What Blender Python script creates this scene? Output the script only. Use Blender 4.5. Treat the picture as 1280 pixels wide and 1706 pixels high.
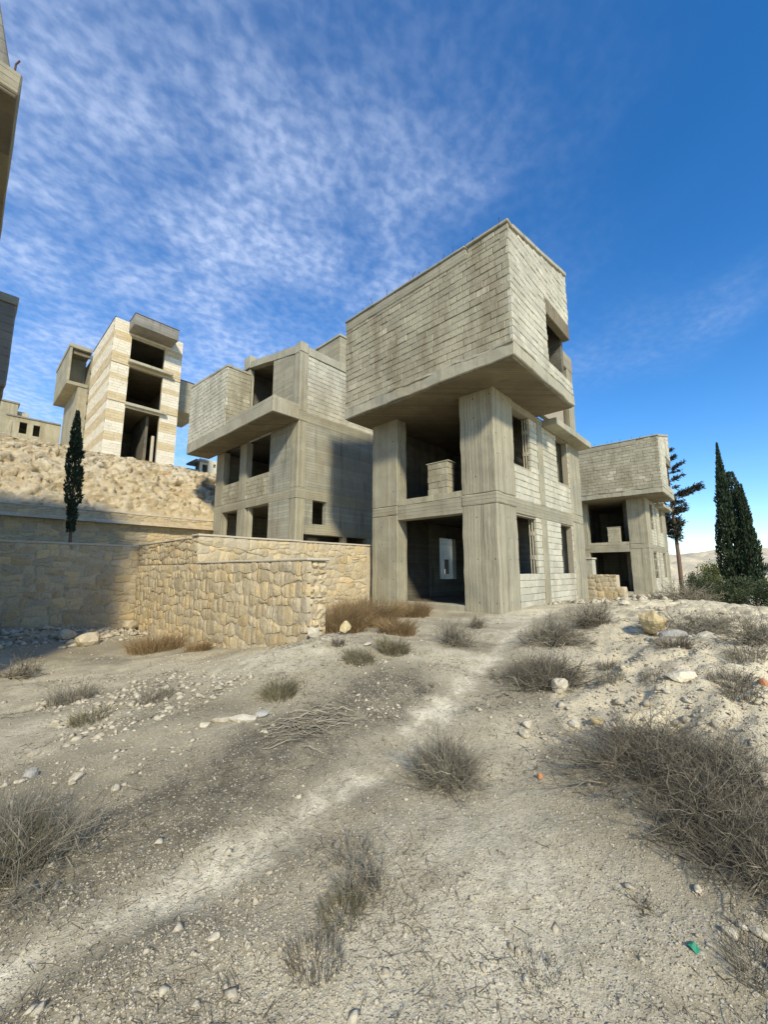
import bpy, bmesh, math, random
import numpy as np
from mathutils import Vector, Matrix

for o in list(bpy.data.objects): bpy.data.objects.remove(o, do_unlink=True)
scene = bpy.context.scene
COL = scene.collection
rad = math.radians

# ------------------------------------------------------------------ camera
cd = bpy.data.cameras.new('camera'); cam = bpy.data.objects.new('camera', cd); COL.objects.link(cam)
cam.location = (-9.79, -5.02, 1.08); cam.rotation_euler = (rad(98.4), 0, rad(-46.8))
cd.sensor_fit = 'HORIZONTAL'; cd.sensor_width = 36; cd.lens = 18.70; cd.clip_start = .05; cd.clip_end = 5000
scene.camera = cam

# ------------------------------------------------------------------ sun and sky
TO_SUN = Vector((-.53*math.cos(rad(35)), -.848*math.cos(rad(35)), math.sin(rad(35)))).normalized()
sd = bpy.data.lights.new('sun', 'SUN'); sd.energy = 4.0; sd.angle = rad(5.5); sd.color = (1, .91, .70)
sun = bpy.data.objects.new('sun', sd); COL.objects.link(sun)
sun.rotation_euler = (-TO_SUN).to_track_quat('-Z', 'Y').to_euler()

world = bpy.data.worlds.new('World'); scene.world = world; world.use_nodes = True
def build_world():
    nt = world.node_tree; N = nt.nodes; L = nt.links; N.clear()
    def n(t, **k):
        a = N.new(t)
        for q, v in k.items(): setattr(a, q, v)
        return a
    def math_(op, a, b=None, c=None, clamp=False):
        m = n('ShaderNodeMath', operation=op, use_clamp=clamp)
        for i, v in enumerate((a, b, c)):
            if v is None: continue
            if isinstance(v, (int, float)): m.inputs[i].default_value = v
            else: L.new(v, m.inputs[i])
        return m.outputs[0]
    sky = n('ShaderNodeTexSky', sky_type='NISHITA', sun_disc=False)
    sky.sun_elevation = rad(35); sky.sun_rotation = math.atan2(TO_SUN.x, TO_SUN.y)
    sky.altitude = 300; sky.air_density = 1.0; sky.dust_density = .12; sky.ozone_density = 3.0
    hs = n('ShaderNodeHueSaturation'); hs.inputs['Saturation'].default_value = 1.32; hs.inputs['Hue'].default_value = .504; hs.inputs['Value'].default_value = 1.5; L.new(sky.outputs[0], hs.inputs['Color'])
    tc = n('ShaderNodeTexCoord'); sep = n('ShaderNodeSeparateXYZ'); L.new(tc.outputs['Generated'], sep.inputs[0])
    x, y, z = sep.outputs
    zz = math_('MAXIMUM', math_('ADD', z, .10), .06)
    px = math_('DIVIDE', x, zz); py = math_('DIVIDE', y, zz)
    comb = n('ShaderNodeCombineXYZ'); L.new(px, comb.inputs[0]); L.new(py, comb.inputs[1])
    def noise(scale, det, rough, dist=0, vec=None, lac=2.0):
        t = n('ShaderNodeTexNoise'); t.inputs['Scale'].default_value = scale; t.inputs['Detail'].default_value = det
        t.inputs['Roughness'].default_value = rough; t.inputs['Distortion'].default_value = dist; t.inputs['Lacunarity'].default_value = lac
        L.new(vec or comb.outputs[0], t.inputs['Vector']); return t.outputs['Fac']
    mp = n('ShaderNodeMapping'); mp.inputs['Rotation'].default_value = (0, 0, rad(25)); mp.inputs['Scale'].default_value = (1.0, 1.15, 1)
    L.new(comb.outputs[0], mp.inputs[0])
    puff = noise(31, 3, .5, .15, mp.outputs[0]); big = noise(1.0, 3, .5, .6); mid = noise(3.4, 4, .55, .4)
    def sm(v, a, b):
        m = n('ShaderNodeMapRange', interpolation_type='SMOOTHSTEP'); L.new(v, m.inputs[0])
        m.inputs[1].default_value = a; m.inputs[2].default_value = b; return m.outputs[0]
    # the cloud sheet lies over the uphill (+Y) side and thins out along the street
    edge = math_('ADD', math_('SUBTRACT', math_('MULTIPLY', y, .80), math_('MULTIPLY', x, .62)), math_('MULTIPLY', math_('SUBTRACT', big, .5), 1.1))
    cover = sm(edge, -.55, .34)
    cells = sm(puff, .26, .78)
    body = math_('MULTIPLY', cover, math_('ADD', .26, math_('MULTIPLY', sm(mid, .30, .72), .74)))
    fac = math_('MULTIPLY', body, math_('ADD', .40, math_('MULTIPLY', cells, .60)))
    fac = math_('MULTIPLY', fac, .74, clamp=True)
    fac = math_('MULTIPLY', fac, sm(z, -.01, .10))
    mix = n('ShaderNodeMix', data_type='RGBA'); L.new(fac, mix.inputs['Factor'])
    L.new(hs.outputs[0], mix.inputs['A']); mix.inputs['B'].default_value = (5.0, 5.9, 7.8, 1)
    bg = n('ShaderNodeBackground'); bg.inputs['Strength'].default_value = .125; L.new(mix.outputs['Result'], bg.inputs[0])
    out = n('ShaderNodeOutputWorld'); L.new(bg.outputs[0], out.inputs[0])
build_world()
vs = scene.view_settings; vs.view_transform = 'Standard'; vs.look = 'None'; vs.exposure = 0.24; vs.gamma = 1; vs.use_curve_mapping = False

# ------------------------------------------------------------------ helpers
def hash3(ix, iy, iz, seed):
    h = (ix.astype(np.int64)*374761393 + iy.astype(np.int64)*668265263 + iz.astype(np.int64)*2147483647 + seed*974711) & 0xffffffff
    h = ((h ^ (h >> 13))*1274126177) & 0xffffffff; h = h ^ (h >> 16)
    return (h & 0xffffff)/float(0xffffff)
def vnoise(x, y, z=0., seed=0):
    x = np.asarray(x, float); y = np.asarray(y, float); z = np.asarray(z, float)+0*x
    ix = np.floor(x); iy = np.floor(y); iz = np.floor(z); fx = x-ix; fy = y-iy; fz = z-iz
    fx = fx*fx*(3-2*fx); fy = fy*fy*(3-2*fy); fz = fz*fz*(3-2*fz); r = 0
    for a in (0, 1):
        for b in (0, 1):
            for c in (0, 1):
                r = r + hash3(ix+a, iy+b, iz+c, seed)*(fx if a else 1-fx)*(fy if b else 1-fy)*(fz if c else 1-fz)
    return r*2-1
def fbm(x, y, z=0., seed=0, o=4, g=.5):
    s = 0; a = 1; f = 1
    for i in range(o): s = s+a*vnoise(np.asarray(x)*f, np.asarray(y)*f, np.asarray(z)*f, seed+i*17); a *= g; f *= 2.03
    return s

def link(name, me, mat=None, parent=None):
    o = bpy.data.objects.new(name, me); COL.objects.link(o)
    if mat and not me.materials: me.materials.append(mat)
    if parent: o.parent = parent
    return o
def mesh(name, V, F, mat=None, parent=None, smooth=False):
    me = bpy.data.meshes.new(name); V = np.asarray(V, np.float32)
    F = np.asarray(F, np.int32) if not isinstance(F, list) else F
    if isinstance(F, list): me.from_pydata(V.tolist(), [], F)
    else:
        k = F.shape[1]; me.vertices.add(len(V)); me.vertices.foreach_set('co', V.ravel())
        me.loops.add(F.size); me.loops.foreach_set('vertex_index', F.ravel())
        me.polygons.add(len(F)); me.polygons.foreach_set('loop_start', np.arange(0, F.size, k, dtype=np.int32))
        me.polygons.foreach_set('loop_total', np.full(len(F), k, np.int32)); me.update(calc_edges=True)
    if smooth: me.polygons.foreach_set('use_smooth', [True]*len(me.polygons))
    return link(name, me, mat, parent)
def tag(o, label=None, cat=None, group=None, kind=None):
    if label: o['label'] = label
    if cat: o['category'] = cat
    if group: o['group'] = group
    if kind: o['kind'] = kind
    return o
def thing(name, loc, label, cat, group=None):
    o = bpy.data.objects.new(name, None); COL.objects.link(o); o.location = loc; o.empty_display_size = .2
    return tag(o, label, cat, group)

def box_bm(x0, x1, y0, y1, z0, z1, ch=.014, step=.45, rough=.004, top=None, bot=None, seed=0):
    bm = bmesh.new(); bmesh.ops.create_cube(bm, size=1)
    sx, sy, sz = x1-x0, y1-y0, z1-z0
    for v in bm.verts: v.co = ((v.co.x+.5)*sx+x0, (v.co.y+.5)*sy+y0, (v.co.z+.5)*sz+z0)
    c = min(ch, .3*min(sx, sy, sz))
    if c > .001: bmesh.ops.bevel(bm, geom=list(bm.edges), offset=c, segments=1, affect='EDGES', clamp_overlap=True)
    if step:
        for ax, s in ((0, sx), (1, sy), (2, sz)):
            k = int(s/step)
            for i in range(1, k):
                no = [0, 0, 0]; no[ax] = 1; co = [x0, y0, z0]; co[ax] += s*i/k
                bmesh.ops.bisect_plane(bm, geom=list(bm.verts)+list(bm.edges)+list(bm.faces), plane_co=co, plane_no=no)
    if rough:
        co = np.array([v.co[:] for v in bm.verts]); q = co*1.9
        d = np.stack([fbm(q[:, 0], q[:, 1], q[:, 2], 11+seed, 3), fbm(q[:, 0], q[:, 1], q[:, 2], 47+seed, 3), fbm(q[:, 0], q[:, 1], q[:, 2], 83+seed, 3)], 1)*rough
        for v, e in zip(bm.verts, d): v.co += Vector(e)
    if top or bot:
        for v in bm.verts:
            t = (v.co.z-z0)/sz; a = z0 if bot is None else bot(v.co.x, v.co.y); b = z1 if top is None else top(v.co.x, v.co.y)
            v.co.z = a+(b-a)*t
    return bm
def part(parent, name, mat, x0, x1, y0, y1, z0, z1, **k):
    bm = box_bm(min(x0, x1), max(x0, x1), min(y0, y1), max(y0, y1), min(z0, z1), max(z0, z1), **k)
    me = bpy.data.meshes.new(name); bm.to_mesh(me); bm.free()
    return link(name, me, mat, parent)

def holed(parent, name, mat, face, c0, c1, u0, u1, z0, z1, holes=(), top=None):
    """a wall slab with real openings. face 'L': plane X=c, u along Y; face 'R': plane Y=c, u along X"""
    us = sorted({u0, u1, *[min(max(h[i], u0), u1) for h in holes for i in (0, 1)]})
    zs = sorted({z0, z1, *[min(max(h[i], z0), z1) for h in holes for i in (2, 3)]})
    V = []; F = []
    # subdivide for slope / roughness
    def solid(i, j):
        if i < 0 or j < 0 or i >= len(us)-1 or j >= len(zs)-1: return False
        um = (us[i]+us[i+1])/2; zm = (zs[j]+zs[j+1])/2
        return not any(h[0] < um < h[1] and h[2] < zm < h[3] for h in holes)
    idx = {}
    def vid(i, j, k):
        key = (i, j, k)
        if key not in idx:
            u = us[i]; z = zs[j]; c = (c0, c1)[k]
            if top and j == len(zs)-1: z = top(u)
            idx[key] = len(V); V.append((c, u, z) if face == 'L' else (u, c, z))
        return idx[key]
    for i in range(len(us)-1):
        for j in range(len(zs)-1):
            if not solid(i, j): continue
            for k in (0, 1):
                q = [vid(i, j, k), vid(i+1, j, k), vid(i+1, j+1, k), vid(i, j+1, k)]; F.append(q if k else q[::-1])
            if not solid(i-1, j): F.append([vid(i, j, 0), vid(i, j+1, 0), vid(i, j+1, 1), vid(i, j, 1)])
            if not solid(i+1, j): F.append([vid(i+1, j, 0), vid(i+1, j, 1), vid(i+1, j+1, 1), vid(i+1, j+1, 0)])
            if not solid(i, j-1): F.append([vid(i, j, 0), vid(i, j, 1), vid(i+1, j, 1), vid(i+1, j, 0)])
            if not solid(i, j+1): F.append([vid(i, j+1, 0), vid(i+1, j+1, 0), vid(i+1, j+1, 1), vid(i, j+1, 1)])
    me = bpy.data.meshes.new(name); me.from_pydata(V, [], F); me.update()
    bm = bmesh.new(); bm.from_mesh(me); bmesh.ops.recalc_face_normals(bm, faces=bm.faces); bm.to_mesh(me); bm.free()
    return link(name, me, mat, parent)

# ---- hollow concrete blocks
BW, BH = .40, .20
def block_protos(n=10):
    out = []
    for i in range(n):
        r = random.Random(900+i); bm = bmesh.new(); bmesh.ops.create_cube(bm, size=1)
        for v in bm.verts: v.co = (v.co.x*(BW-.012), (v.co.y+.5)*.09, v.co.z*(BH-.013))
        bmesh.ops.bevel(bm, geom=[e for e in bm.edges if all(v.co.y < .01 for v in e.verts)], offset=.008+.005*r.random(), segments=1, affect='EDGES')
        for v in bm.verts:
            if v.co.y < .02: v.co += Vector((r.uniform(-.005, .005), r.uniform(-.004, .004), r.uniform(-.005, .005)))
        back = [f for f in bm.faces if all(v.co.y > .08 for v in f.verts)]
        bmesh.ops.delete(bm, geom=back, context='FACES')
        me = bpy.data.meshes.new('block'); bm.to_mesh(me); bm.free(); out.append(me)
    return out
BLOCKS = block_protos()
class Blockwork:
    """collects hollow blocks; the first `limit` become separate parts, the rest one joined part"""
    def __init__(s, parent, mat, limit, seed=1):
        s.p = parent; s.m = mat; s.limit = limit; s.n = 0; s.V = []; s.F = []; s.nv = 0; s.r = random.Random(seed)
        for b in BLOCKS:
            pass
    def wall(s, face, c, u0, u1, z0, z1, holes=(), top=None, bw=BW, bh=BH, order=1, proud=.004):
        r = s.r; rows = int(math.ceil((z1-z0)/bh-1e-6)); cells = []
        for j in range(rows):
            a = z0+j*bh; b = min(a+bh, z1)
            if b-a < .05: continue
            off = (0 if j % 2 else .5)*bw+r.uniform(-.05, .05)
            u = u0-off
            while u < u1-.02:
                w = bw*r.choice((1, 1, 1, 1, 1, 1, .97, 1.03, .5 if r.random() < .12 else 1))
                segs = [(max(u, u0), min(u+w, u1))]
                for h in holes:
                    if h[2] < (a+b)/2 < h[3]:
                        ns = []
                        for p, q in segs:
                            if q <= h[0] or p >= h[1]: ns.append((p, q)); continue
                            if p < h[0]: ns.append((p, h[0]))
                            if q > h[1]: ns.append((h[1], q))
                        segs = ns
                for p, q in segs:
                    if q-p < .05: continue
                    bb = b
                    if top: bb = min(b, top(p), top(q))
                    if bb-a < .05: continue
                    cells.append((p, q, a, bb))
                u += w
        if order < 0: cells = cells[::-1]
        for p, q, a, b in cells: s.one(face, c, p, q, a, b, proud)
    def one(s, face, c, p, q, a, b, proud=.004):
        r = s.r; me = r.choice(BLOCKS)
        um = (p+q)/2; zm = (a+b)/2; cc = c+r.uniform(-proud*1.3, proud*2)
        loc = Vector((cc, um, zm)) if face == 'L' else Vector((um, cc, zm))
        rz = (-math.pi/2 if face == 'L' else 0)+r.uniform(-.02, .02); ry = r.uniform(-.008, .008)
        sc = ((q-p)/BW, 1, (b-a)/BH)
        M = Matrix.LocRotScale(loc, Matrix.Rotation(rz, 3, 'Z') @ Matrix.Rotation(ry, 3, 'Y'), Vector(sc))
        if s.n < s.limit:
            if not me.materials: me.materials.append(s.m)
            o = bpy.data.objects.new('block', me); COL.objects.link(o); o.parent = s.p; o.matrix_local = M
            if me.materials[0] is not s.m:
                o.material_slots[0].link = 'OBJECT'; o.material_slots[0].material = s.m
            s.n += 1
        else:
            A = np.array([(M @ v.co)[:] for v in me.vertices]); s.V.append(A)
            for f in me.polygons: s.F.append([i+s.nv for i in f.vertices])
            s.nv += len(A)
    def finish(s):
        if s.V:
            o = mesh('blockwork', np.concatenate(s.V), s.F, s.m, s.p); o['kind'] = 'stuff'

# ---- tubes and ribbons (vectorised)
def tubes(P, R, k=3):
    N, K, _ = P.shape; T = np.gradient(P, axis=1); T /= np.linalg.norm(T, axis=2, keepdims=True)+1e-9
    ref = np.where(np.abs(T[..., 2:3]) > .9, np.array([1., 0, 0]), np.array([0, 0, 1.])); A = np.cross(T, ref); A /= np.linalg.norm(A, axis=2, keepdims=True)+1e-9
    B = np.cross(T, A); ang = np.arange(k)*2*np.pi/k
    V = P[:, :, None, :]+R[:, :, None, None]*(A[:, :, None, :]*np.cos(ang)[None, None, :, None]+B[:, :, None, :]*np.sin(ang)[None, None, :, None])
    base = (np.arange(N)*K*k)[:, None, None]; i = np.arange(K-1)[None, :, None]; j = np.arange(k)[None, None, :]; j2 = (j+1) % k
    F = np.stack([base+i*k+j, base+i*k+j2, base+(i+1)*k+j2, base+(i+1)*k+j], -1).reshape(-1, 4)
    return V.reshape(-1, 3), F
def cat(parts):
    V = []; F = []; n = 0
    for v, f in parts: V.append(v); F.append(f+n); n += len(v)
    return np.concatenate(V), np.concatenate(F)
# ------------------------------------------------------------------ materials
def new_mat(name):
    m = bpy.data.materials.new(name); m.use_nodes = True; nt = m.node_tree; nt.nodes.clear()
    return m, G(nt)
class G:
    def __init__(s, nt):
        s.nt = nt; s.out = nt.nodes.new('ShaderNodeOutputMaterial'); s.b = nt.nodes.new('ShaderNodeBsdfPrincipled')
        nt.links.new(s.b.outputs[0], s.out.inputs[0]); s.b.inputs['Roughness'].default_value = .9
        s.b.inputs['Specular IOR Level'].default_value = .2
        s.tc = nt.nodes.new('ShaderNodeTexCoord'); s.obj = s.tc.outputs['Object']
    def n(s, t, **k):
        a = s.nt.nodes.new(t)
        for q, v in k.items(): setattr(a, q, v)
        return a
    def l(s, a, b):
        if isinstance(a, (int, float)): b.default_value = a
        elif isinstance(a, tuple): b.default_value = (*a, 1) if len(a) == 3 and b.type == 'RGBA' else a
        else: s.nt.links.new(a, b)
    def m(s, op, a, b=None, c=None, clamp=False):
        x = s.n('ShaderNodeMath', operation=op, use_clamp=clamp)
        for i, v in enumerate((a, b, c)):
            if v is not None: s.l(v, x.inputs[i])
        return x.outputs[0]
    def noise(s, scale, det=4, rough=.55, vec=None, dist=0, sc=None, rot=None, color=False):
        vec = vec or s.obj
        if sc or rot:
            mp = s.n('ShaderNodeMapping'); s.l(vec, mp.inputs[0])
            if sc: mp.inputs['Scale'].default_value = sc
            if rot: mp.inputs['Rotation'].default_value = rot
            vec = mp.outputs[0]
        t = s.n('ShaderNodeTexNoise'); s.l(vec, t.inputs['Vector']); t.inputs['Scale'].default_value = scale
        t.inputs['Detail'].default_value = det; t.inputs['Roughness'].default_value = rough; t.inputs['Distortion'].default_value = dist
        return t.outputs['Color' if color else 'Fac']
    def voro(s, scale, feat='F1', vec=None, out='Distance'):
        t = s.n('ShaderNodeTexVoronoi', feature=feat); s.l(vec or s.obj, t.inputs['Vector']); t.inputs['Scale'].default_value = scale
        return t.outputs[out]
    def rng(s, v, a, b, c=0., d=1., smooth=True):
        x = s.n('ShaderNodeMapRange', interpolation_type='SMOOTHSTEP' if smooth else 'LINEAR'); s.l(v, x.inputs[0])
        for i, q in enumerate((a, b, c, d)): x.inputs[i+1].default_value = q
        return x.outputs[0]
    def mix(s, f, a, b, mode='MIX'):
        x = s.n('ShaderNodeMix', data_type='RGBA', blend_type=mode); s.l(f, x.inputs['Factor']); s.l(a, x.inputs['A']); s.l(b, x.inputs['B'])
        return x.outputs['Result']
    def ramp(s, v, stops):
        x = s.n('ShaderNodeValToRGB'); s.l(v, x.inputs[0]); e = x.color_ramp.elements
        while len(e) < len(stops): e.new(.5)
        for q, (p, c) in zip(e, stops): q.position = p; q.color = (*c, 1)
        return x.outputs[0]
    def scale(s, col, v):
        x = s.n('ShaderNodeVectorMath', operation='SCALE'); s.l(col, x.inputs[0]); s.l(v, x.inputs['Scale']); return x.outputs[0]
    def sep(s, v=None):
        x = s.n('ShaderNodeSeparateXYZ'); s.l(v or s.obj, x.inputs[0]); return x.outputs
    def bump(s, h, strength=.6, dist=.01, prev=None):
        x = s.n('ShaderNodeBump'); x.inputs['Strength'].default_value = strength; x.inputs['Distance'].default_value = dist
        s.l(h, x.inputs['Height'])
        if prev: s.l(prev, x.inputs['Normal'])
        return x.outputs[0]
    def rnd(s):
        a = s.n('ShaderNodeObjectInfo').outputs['Random']; b = s.n('ShaderNodeNewGeometry').outputs['Random Per Island']
        return s.m('FRACT', s.m('ADD', a, b))
    def fin(s, col, normal=None, rough=None):
        s.l(col, s.b.inputs['Base Color'])
        if normal: s.l(normal, s.b.inputs['Normal'])
        if rough is not None: s.l(rough, s.b.inputs['Roughness'])

def concrete(name, base, board=None, bw=.105, stain=.5, warm=(.30, .24, .15), grey=(.24, .25, .22)):
    m, g = new_mat(name); x, y, z = g.sep()
    big = g.noise(.9, 5, .6); fine = g.noise(38, 4, .65); mid = g.noise(6, 5, .6)
    streak = g.noise(2.2, 5, .6, sc=(1.6, 1.6, .16)); streak2 = g.noise(7, 4, .6, sc=(1.2, 1.2, .1))
    col = g.mix(g.rng(big, .34, .68), base, tuple(b*.80 for b in base))
    col = g.mix(g.m('MULTIPLY', g.rng(g.noise(.6, 4, .6, dist=.4), .5, .72), .55), col, warm)
    col = g.mix(g.m('MULTIPLY', g.rng(g.noise(1.3, 4, .6, dist=.3), .54, .76), .5), col, grey)
    col = g.mix(g.m('MULTIPLY', g.rng(streak, .52, .76), stain), col, tuple(b*.42 for b in base))
    col = g.mix(g.m('MULTIPLY', g.rng(streak2, .55, .8), stain*.45), col, tuple(min(1, b*1.45) for b in base))
    h = g.m('MULTIPLY', fine, .25); h = g.m('ADD', h, g.m('MULTIPLY', mid, .5))
    if board:
        u = g.m('ADD', x, y) if board == 'v' else z
        wob = g.noise(1.1, 2, .5)
        t = g.m('DIVIDE', g.m('ADD', u, g.m('MULTIPLY', wob, .012)), bw)
        fl = g.m('FLOOR', t); fr = g.m('SUBTRACT', t, fl)
        wn = g.n('ShaderNodeTexWhiteNoise', noise_dimensions='1D'); g.l(fl, wn.inputs['W']); w = wn.outputs['Value']
        col = g.scale(col, g.m('ADD', .87, g.m('MULTIPLY', w, .22)))
        edge = g.m('ABSOLUTE', g.m('SUBTRACT', fr, .5)); line = g.rng(edge, .41, .49)
        lvar = g.m('MULTIPLY', line, g.rng(g.noise(3, 3, .6), .35, .65, .25, 1))
        col = g.mix(g.m('MULTIPLY', lvar, .7), col, tuple(b*.5 for b in base))
        grain = g.noise(9, 4, .6, sc=(6, 6, .3) if board == 'v' else (.3, .3, 7))
        col = g.scale(col, g.rng(grain, .2, .8, .92, 1.07, False))
        h = g.m('ADD', h, g.m('ADD', g.m('MULTIPLY', w, .7), g.m('MULTIPLY', lvar, -1.1))); h = g.m('ADD', h, g.m('MULTIPLY', grain, .5))
    if board == 'v':
        def cell(v, per, off):
            t = g.m('ADD', g.m('DIVIDE', v, per), off); return g.m('SUBTRACT', g.m('SUBTRACT', t, g.m('FLOOR', t)), .5)
        du = g.m('MULTIPLY', cell(g.m('ADD', x, y), .52, .27), .52); dz = g.m('MULTIPLY', cell(z, .58, .1), .58)
        dd = g.m('SQRT', g.m('ADD', g.m('MULTIPLY', du, du), g.m('MULTIPLY', dz, dz))); hole = g.m('MULTIPLY', g.rng(dd, .014, .026, 1, 0), g.rng(g.noise(2.1, 2, .5), .46, .54))
        col = g.mix(g.m('MULTIPLY', hole, .85), col, tuple(b*.22 for b in base)); h = g.m('SUBTRACT', h, g.m('MULTIPLY', hole, 1.5))
    pits = g.rng(g.voro(21), .03, .13, 0, 1); pm = g.rng(g.noise(2.3, 3, .5), .52, .66)
    pit = g.m('MULTIPLY', g.m('SUBTRACT', 1, pits), pm)
    col = g.mix(g.m('MULTIPLY', pit, .7), col, tuple(b*.3 for b in base)); h = g.m('SUBTRACT', h, g.m('MULTIPLY', pit, .9))
    col = g.scale(col, g.rng(fine, .2, .8, .88, 1.1, False))
    g.fin(col, g.bump(h, .7, .016)); return m
def blockmat(name, base, dark, var=.20):
    m, g = new_mat(name); r = g.rnd()
    geo = g.n('ShaderNodeNewGeometry').outputs['Position']
    big = g.noise(.55, 4, .6, vec=geo); st = g.noise(1.5, 5, .6, vec=geo, sc=(1, 1, .22))
    off = g.n('ShaderNodeVectorMath', operation='ADD'); g.l(geo, off.inputs[0])
    fine = g.noise(45, 4, .7, vec=geo); mid = g.noise(9, 4, .6, vec=geo)
    col = g.mix(g.rng(big, .4, .66), base, tuple(b*.82 for b in base))
    col = g.scale(col, g.m('ADD', 1-var*.6, g.m('MULTIPLY', r, var)))
    col = g.mix(g.m('MULTIPLY', g.rng(r, .955, .985), .6), col, (.62, .55, .42))
    col = g.mix(g.m('MULTIPLY', g.rng(st, .46, .70), .62), col, dark)
    col = g.scale(col, g.rng(mid, .25, .75, .86, 1.12, False)); col = g.scale(col, g.rng(fine, .2, .8, .8, 1.15, False))
    g.fin(col, g.bump(g.m('ADD', g.m('MULTIPLY', fine, .5), mid), .8, .012)); return m
def rockmat(name, stops, var=.3, fs=30, dirt=(.16, .13, .09), dirtamt=.55):
    m, g = new_mat(name); r = g.rnd(); geo = g.n('ShaderNodeNewGeometry').outputs['Position']
    v = g.m('ADD', g.m('MULTIPLY', g.noise(3.2, 5, .6, vec=geo), .5), g.m('MULTIPLY', r, .62))
    col = g.ramp(v, stops); fine = g.noise(fs, 5, .68, vec=geo); mid = g.noise(7, 5, .62, vec=geo)
    col = g.scale(col, g.rng(g.n('ShaderNodeObjectInfo').outputs['Random'], 0, 1, 1-var*.5, 1+var*.5, False))
    col = g.mix(g.m('MULTIPLY', g.rng(mid, .55, .75), dirtamt), col, dirt)
    col = g.scale(col, g.rng(fine, .22, .78, .74, 1.18, False))
    h = g.m('ADD', g.m('MULTIPLY', fine, .6), g.m('MULTIPLY', mid, 1.2))
    g.fin(col, g.bump(h, .9, .02)); return m
def plain(name, col, rough=.85, var=.2, s=20):
    m, g = new_mat(name); f = g.noise(s, 4, .6)
    c = g.scale(g.mix(0, col, col), g.rng(f, .2, .8, 1-var, 1+var, False)); g.fin(c, g.bump(f, .4, .01), rough); return m
def plantmat(name, stops, trans=0.):
    m, g = new_mat(name); r = g.rnd(); geo = g.n('ShaderNodeNewGeometry').outputs['Position']
    v = g.m('ADD', g.m('MULTIPLY', r, .7), g.m('MULTIPLY', g.noise(1.7, 3, .6, vec=geo), .35))
    g.fin(g.ramp(v, stops)); g.b.inputs['Roughness'].default_value = .8
    return m

M = {}
CB = (.385, .352, .252)
M['conc_v'] = concrete('board_marked_concrete_vertical', CB, 'v', stain=.6)
M['conc_h'] = concrete('board_marked_concrete_horizontal', CB, 'h', stain=.5)
M['conc_hs'] = concrete('stained_board_concrete', (.375, .36, .28), 'h', bw=.12, stain=.95)
M['conc'] = concrete('rough_concrete', (.42, .39, .288), None, stain=.7)
M['soffit'] = concrete('soffit_concrete', (.22, .185, .12), 'v', bw=.16, stain=.3)  # brown concrete, base darkened to hold the shade beneath slabs
M['dark_conc'] = concrete('dark_grey_concrete', (.27, .255, .22), 'h', bw=.2, stain=.7)  # darker grey concrete; on the left-edge box it stands in for shade
M['conc_shade'] = concrete('shade_darkened_concrete', (.15, .137, .105), 'h', stain=.6)  # concrete darkened so the shade of rooms and undersides sits in the colour
M['block'] = blockmat('hollow_block', (.41, .375, .268), (.19, .155, .09))
M['block_w'] = blockmat('pale_hollow_block', (.56, .53, .415), (.33, .30, .22))
M['mortar'] = plain('block_mortar', (.34, .30, .22), .95)
M['rubble'] = rockmat('yellow_limestone_rubble', [(.0, (.36, .285, .17)), (.25, (.46, .375, .235)), (.45, (.52, .43, .28)), (.6, (.55, .42, .225)), (.75, (.47, .40, .285)), (.88, (.55, .46, .30)), (1, (.62, .54, .395))], var=.26)
M['rubble_m'] = plain('rubble_mortar', (.48, .405, .28), .95, .25, 14)
M['cap'] = plain('wall_cap', (.50, .44, .33), .95, .2, 18)
M['rock'] = rockmat('pale_limestone', [(.0, (.40, .34, .24)), (.4, (.55, .48, .35)), (.7, (.60, .53, .39)), (1, (.66, .60, .47))], dirtamt=.5)
M['rock_y'] = rockmat('yellow_limestone', [(.0, (.50, .38, .19)), (.5, (.62, .49, .26)), (1, (.66, .56, .36))], dirtamt=.25)
M['rock_g'] = rockmat('grey_stone', [(.0, (.27, .255, .22)), (1, (.40, .38, .33))], dirtamt=.2)
M['rock_o'] = plain('orange_clay', (.50, .22, .10), .9, .2, 40)
M['clad'] = rockmat('cream_cladding', [(.0, (.58, .51, .38)), (.5, (.66, .59, .455)), (1, (.71, .65, .52))], .2, dirtamt=.18)
M['clad_g'] = rockmat('gold_cladding', [(.0, (.50, .39, .215)), (.5, (.58, .465, .28)), (1, (.62, .52, .345))], .2, dirtamt=.2)
M['steel'] = plain('rusty_steel', (.10, .05, .03), .7, .3, 60)
M['cypress'] = plantmat('cypress_needles', [(.0, (.012, .020, .012)), (.5, (.028, .046, .024)), (.85, (.055, .078, .038)), (1, (.085, .085, .045))])  # lighter greens paint lit clumps among dark ones; last stop is browned foliage
M['pine'] = plantmat('dark_needles', [(.0, (.022, .024, .018)), (1, (.055, .058, .040))])
M['bush'] = plantmat('grey_green_leaves', [(.0, (.035, .050, .025)), (.5, (.060, .082, .040)), (1, (.10, .12, .06))])
M['bush_y'] = plantmat('yellow_green_leaves', [(.0, (.06, .08, .02)), (1, (.16, .17, .045))])
M['bark'] = plain('bark', (.16, .105, .07), .95, .3, 25)
M['twig'] = plantmat('grey_brown_twigs', [(.0, (.10, .087, .062)), (.45, (.22, .195, .142)), (.8, (.37, .325, .235)), (1, (.56, .49, .35))])
M['twig_d'] = plantmat('dark_twigs', [(.0, (.07, .06, .043)), (.5, (.16, .14, .10)), (.8, (.29, .25, .18)), (1, (.46, .40, .28))])
M['grass_b'] = plantmat('brown_dry_grass', [(.0, (.14, .09, .045)), (.5, (.27, .18, .085)), (1, (.40, .29, .15))])
M['grass_g'] = plantmat('straw_green_grass', [(.0, (.11, .095, .05)), (.5, (.19, .165, .09)), (1, (.30, .26, .155))])
M['green'] = plain('green_plastic', (.02, .22, .13), .45, .1, 30)

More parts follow.
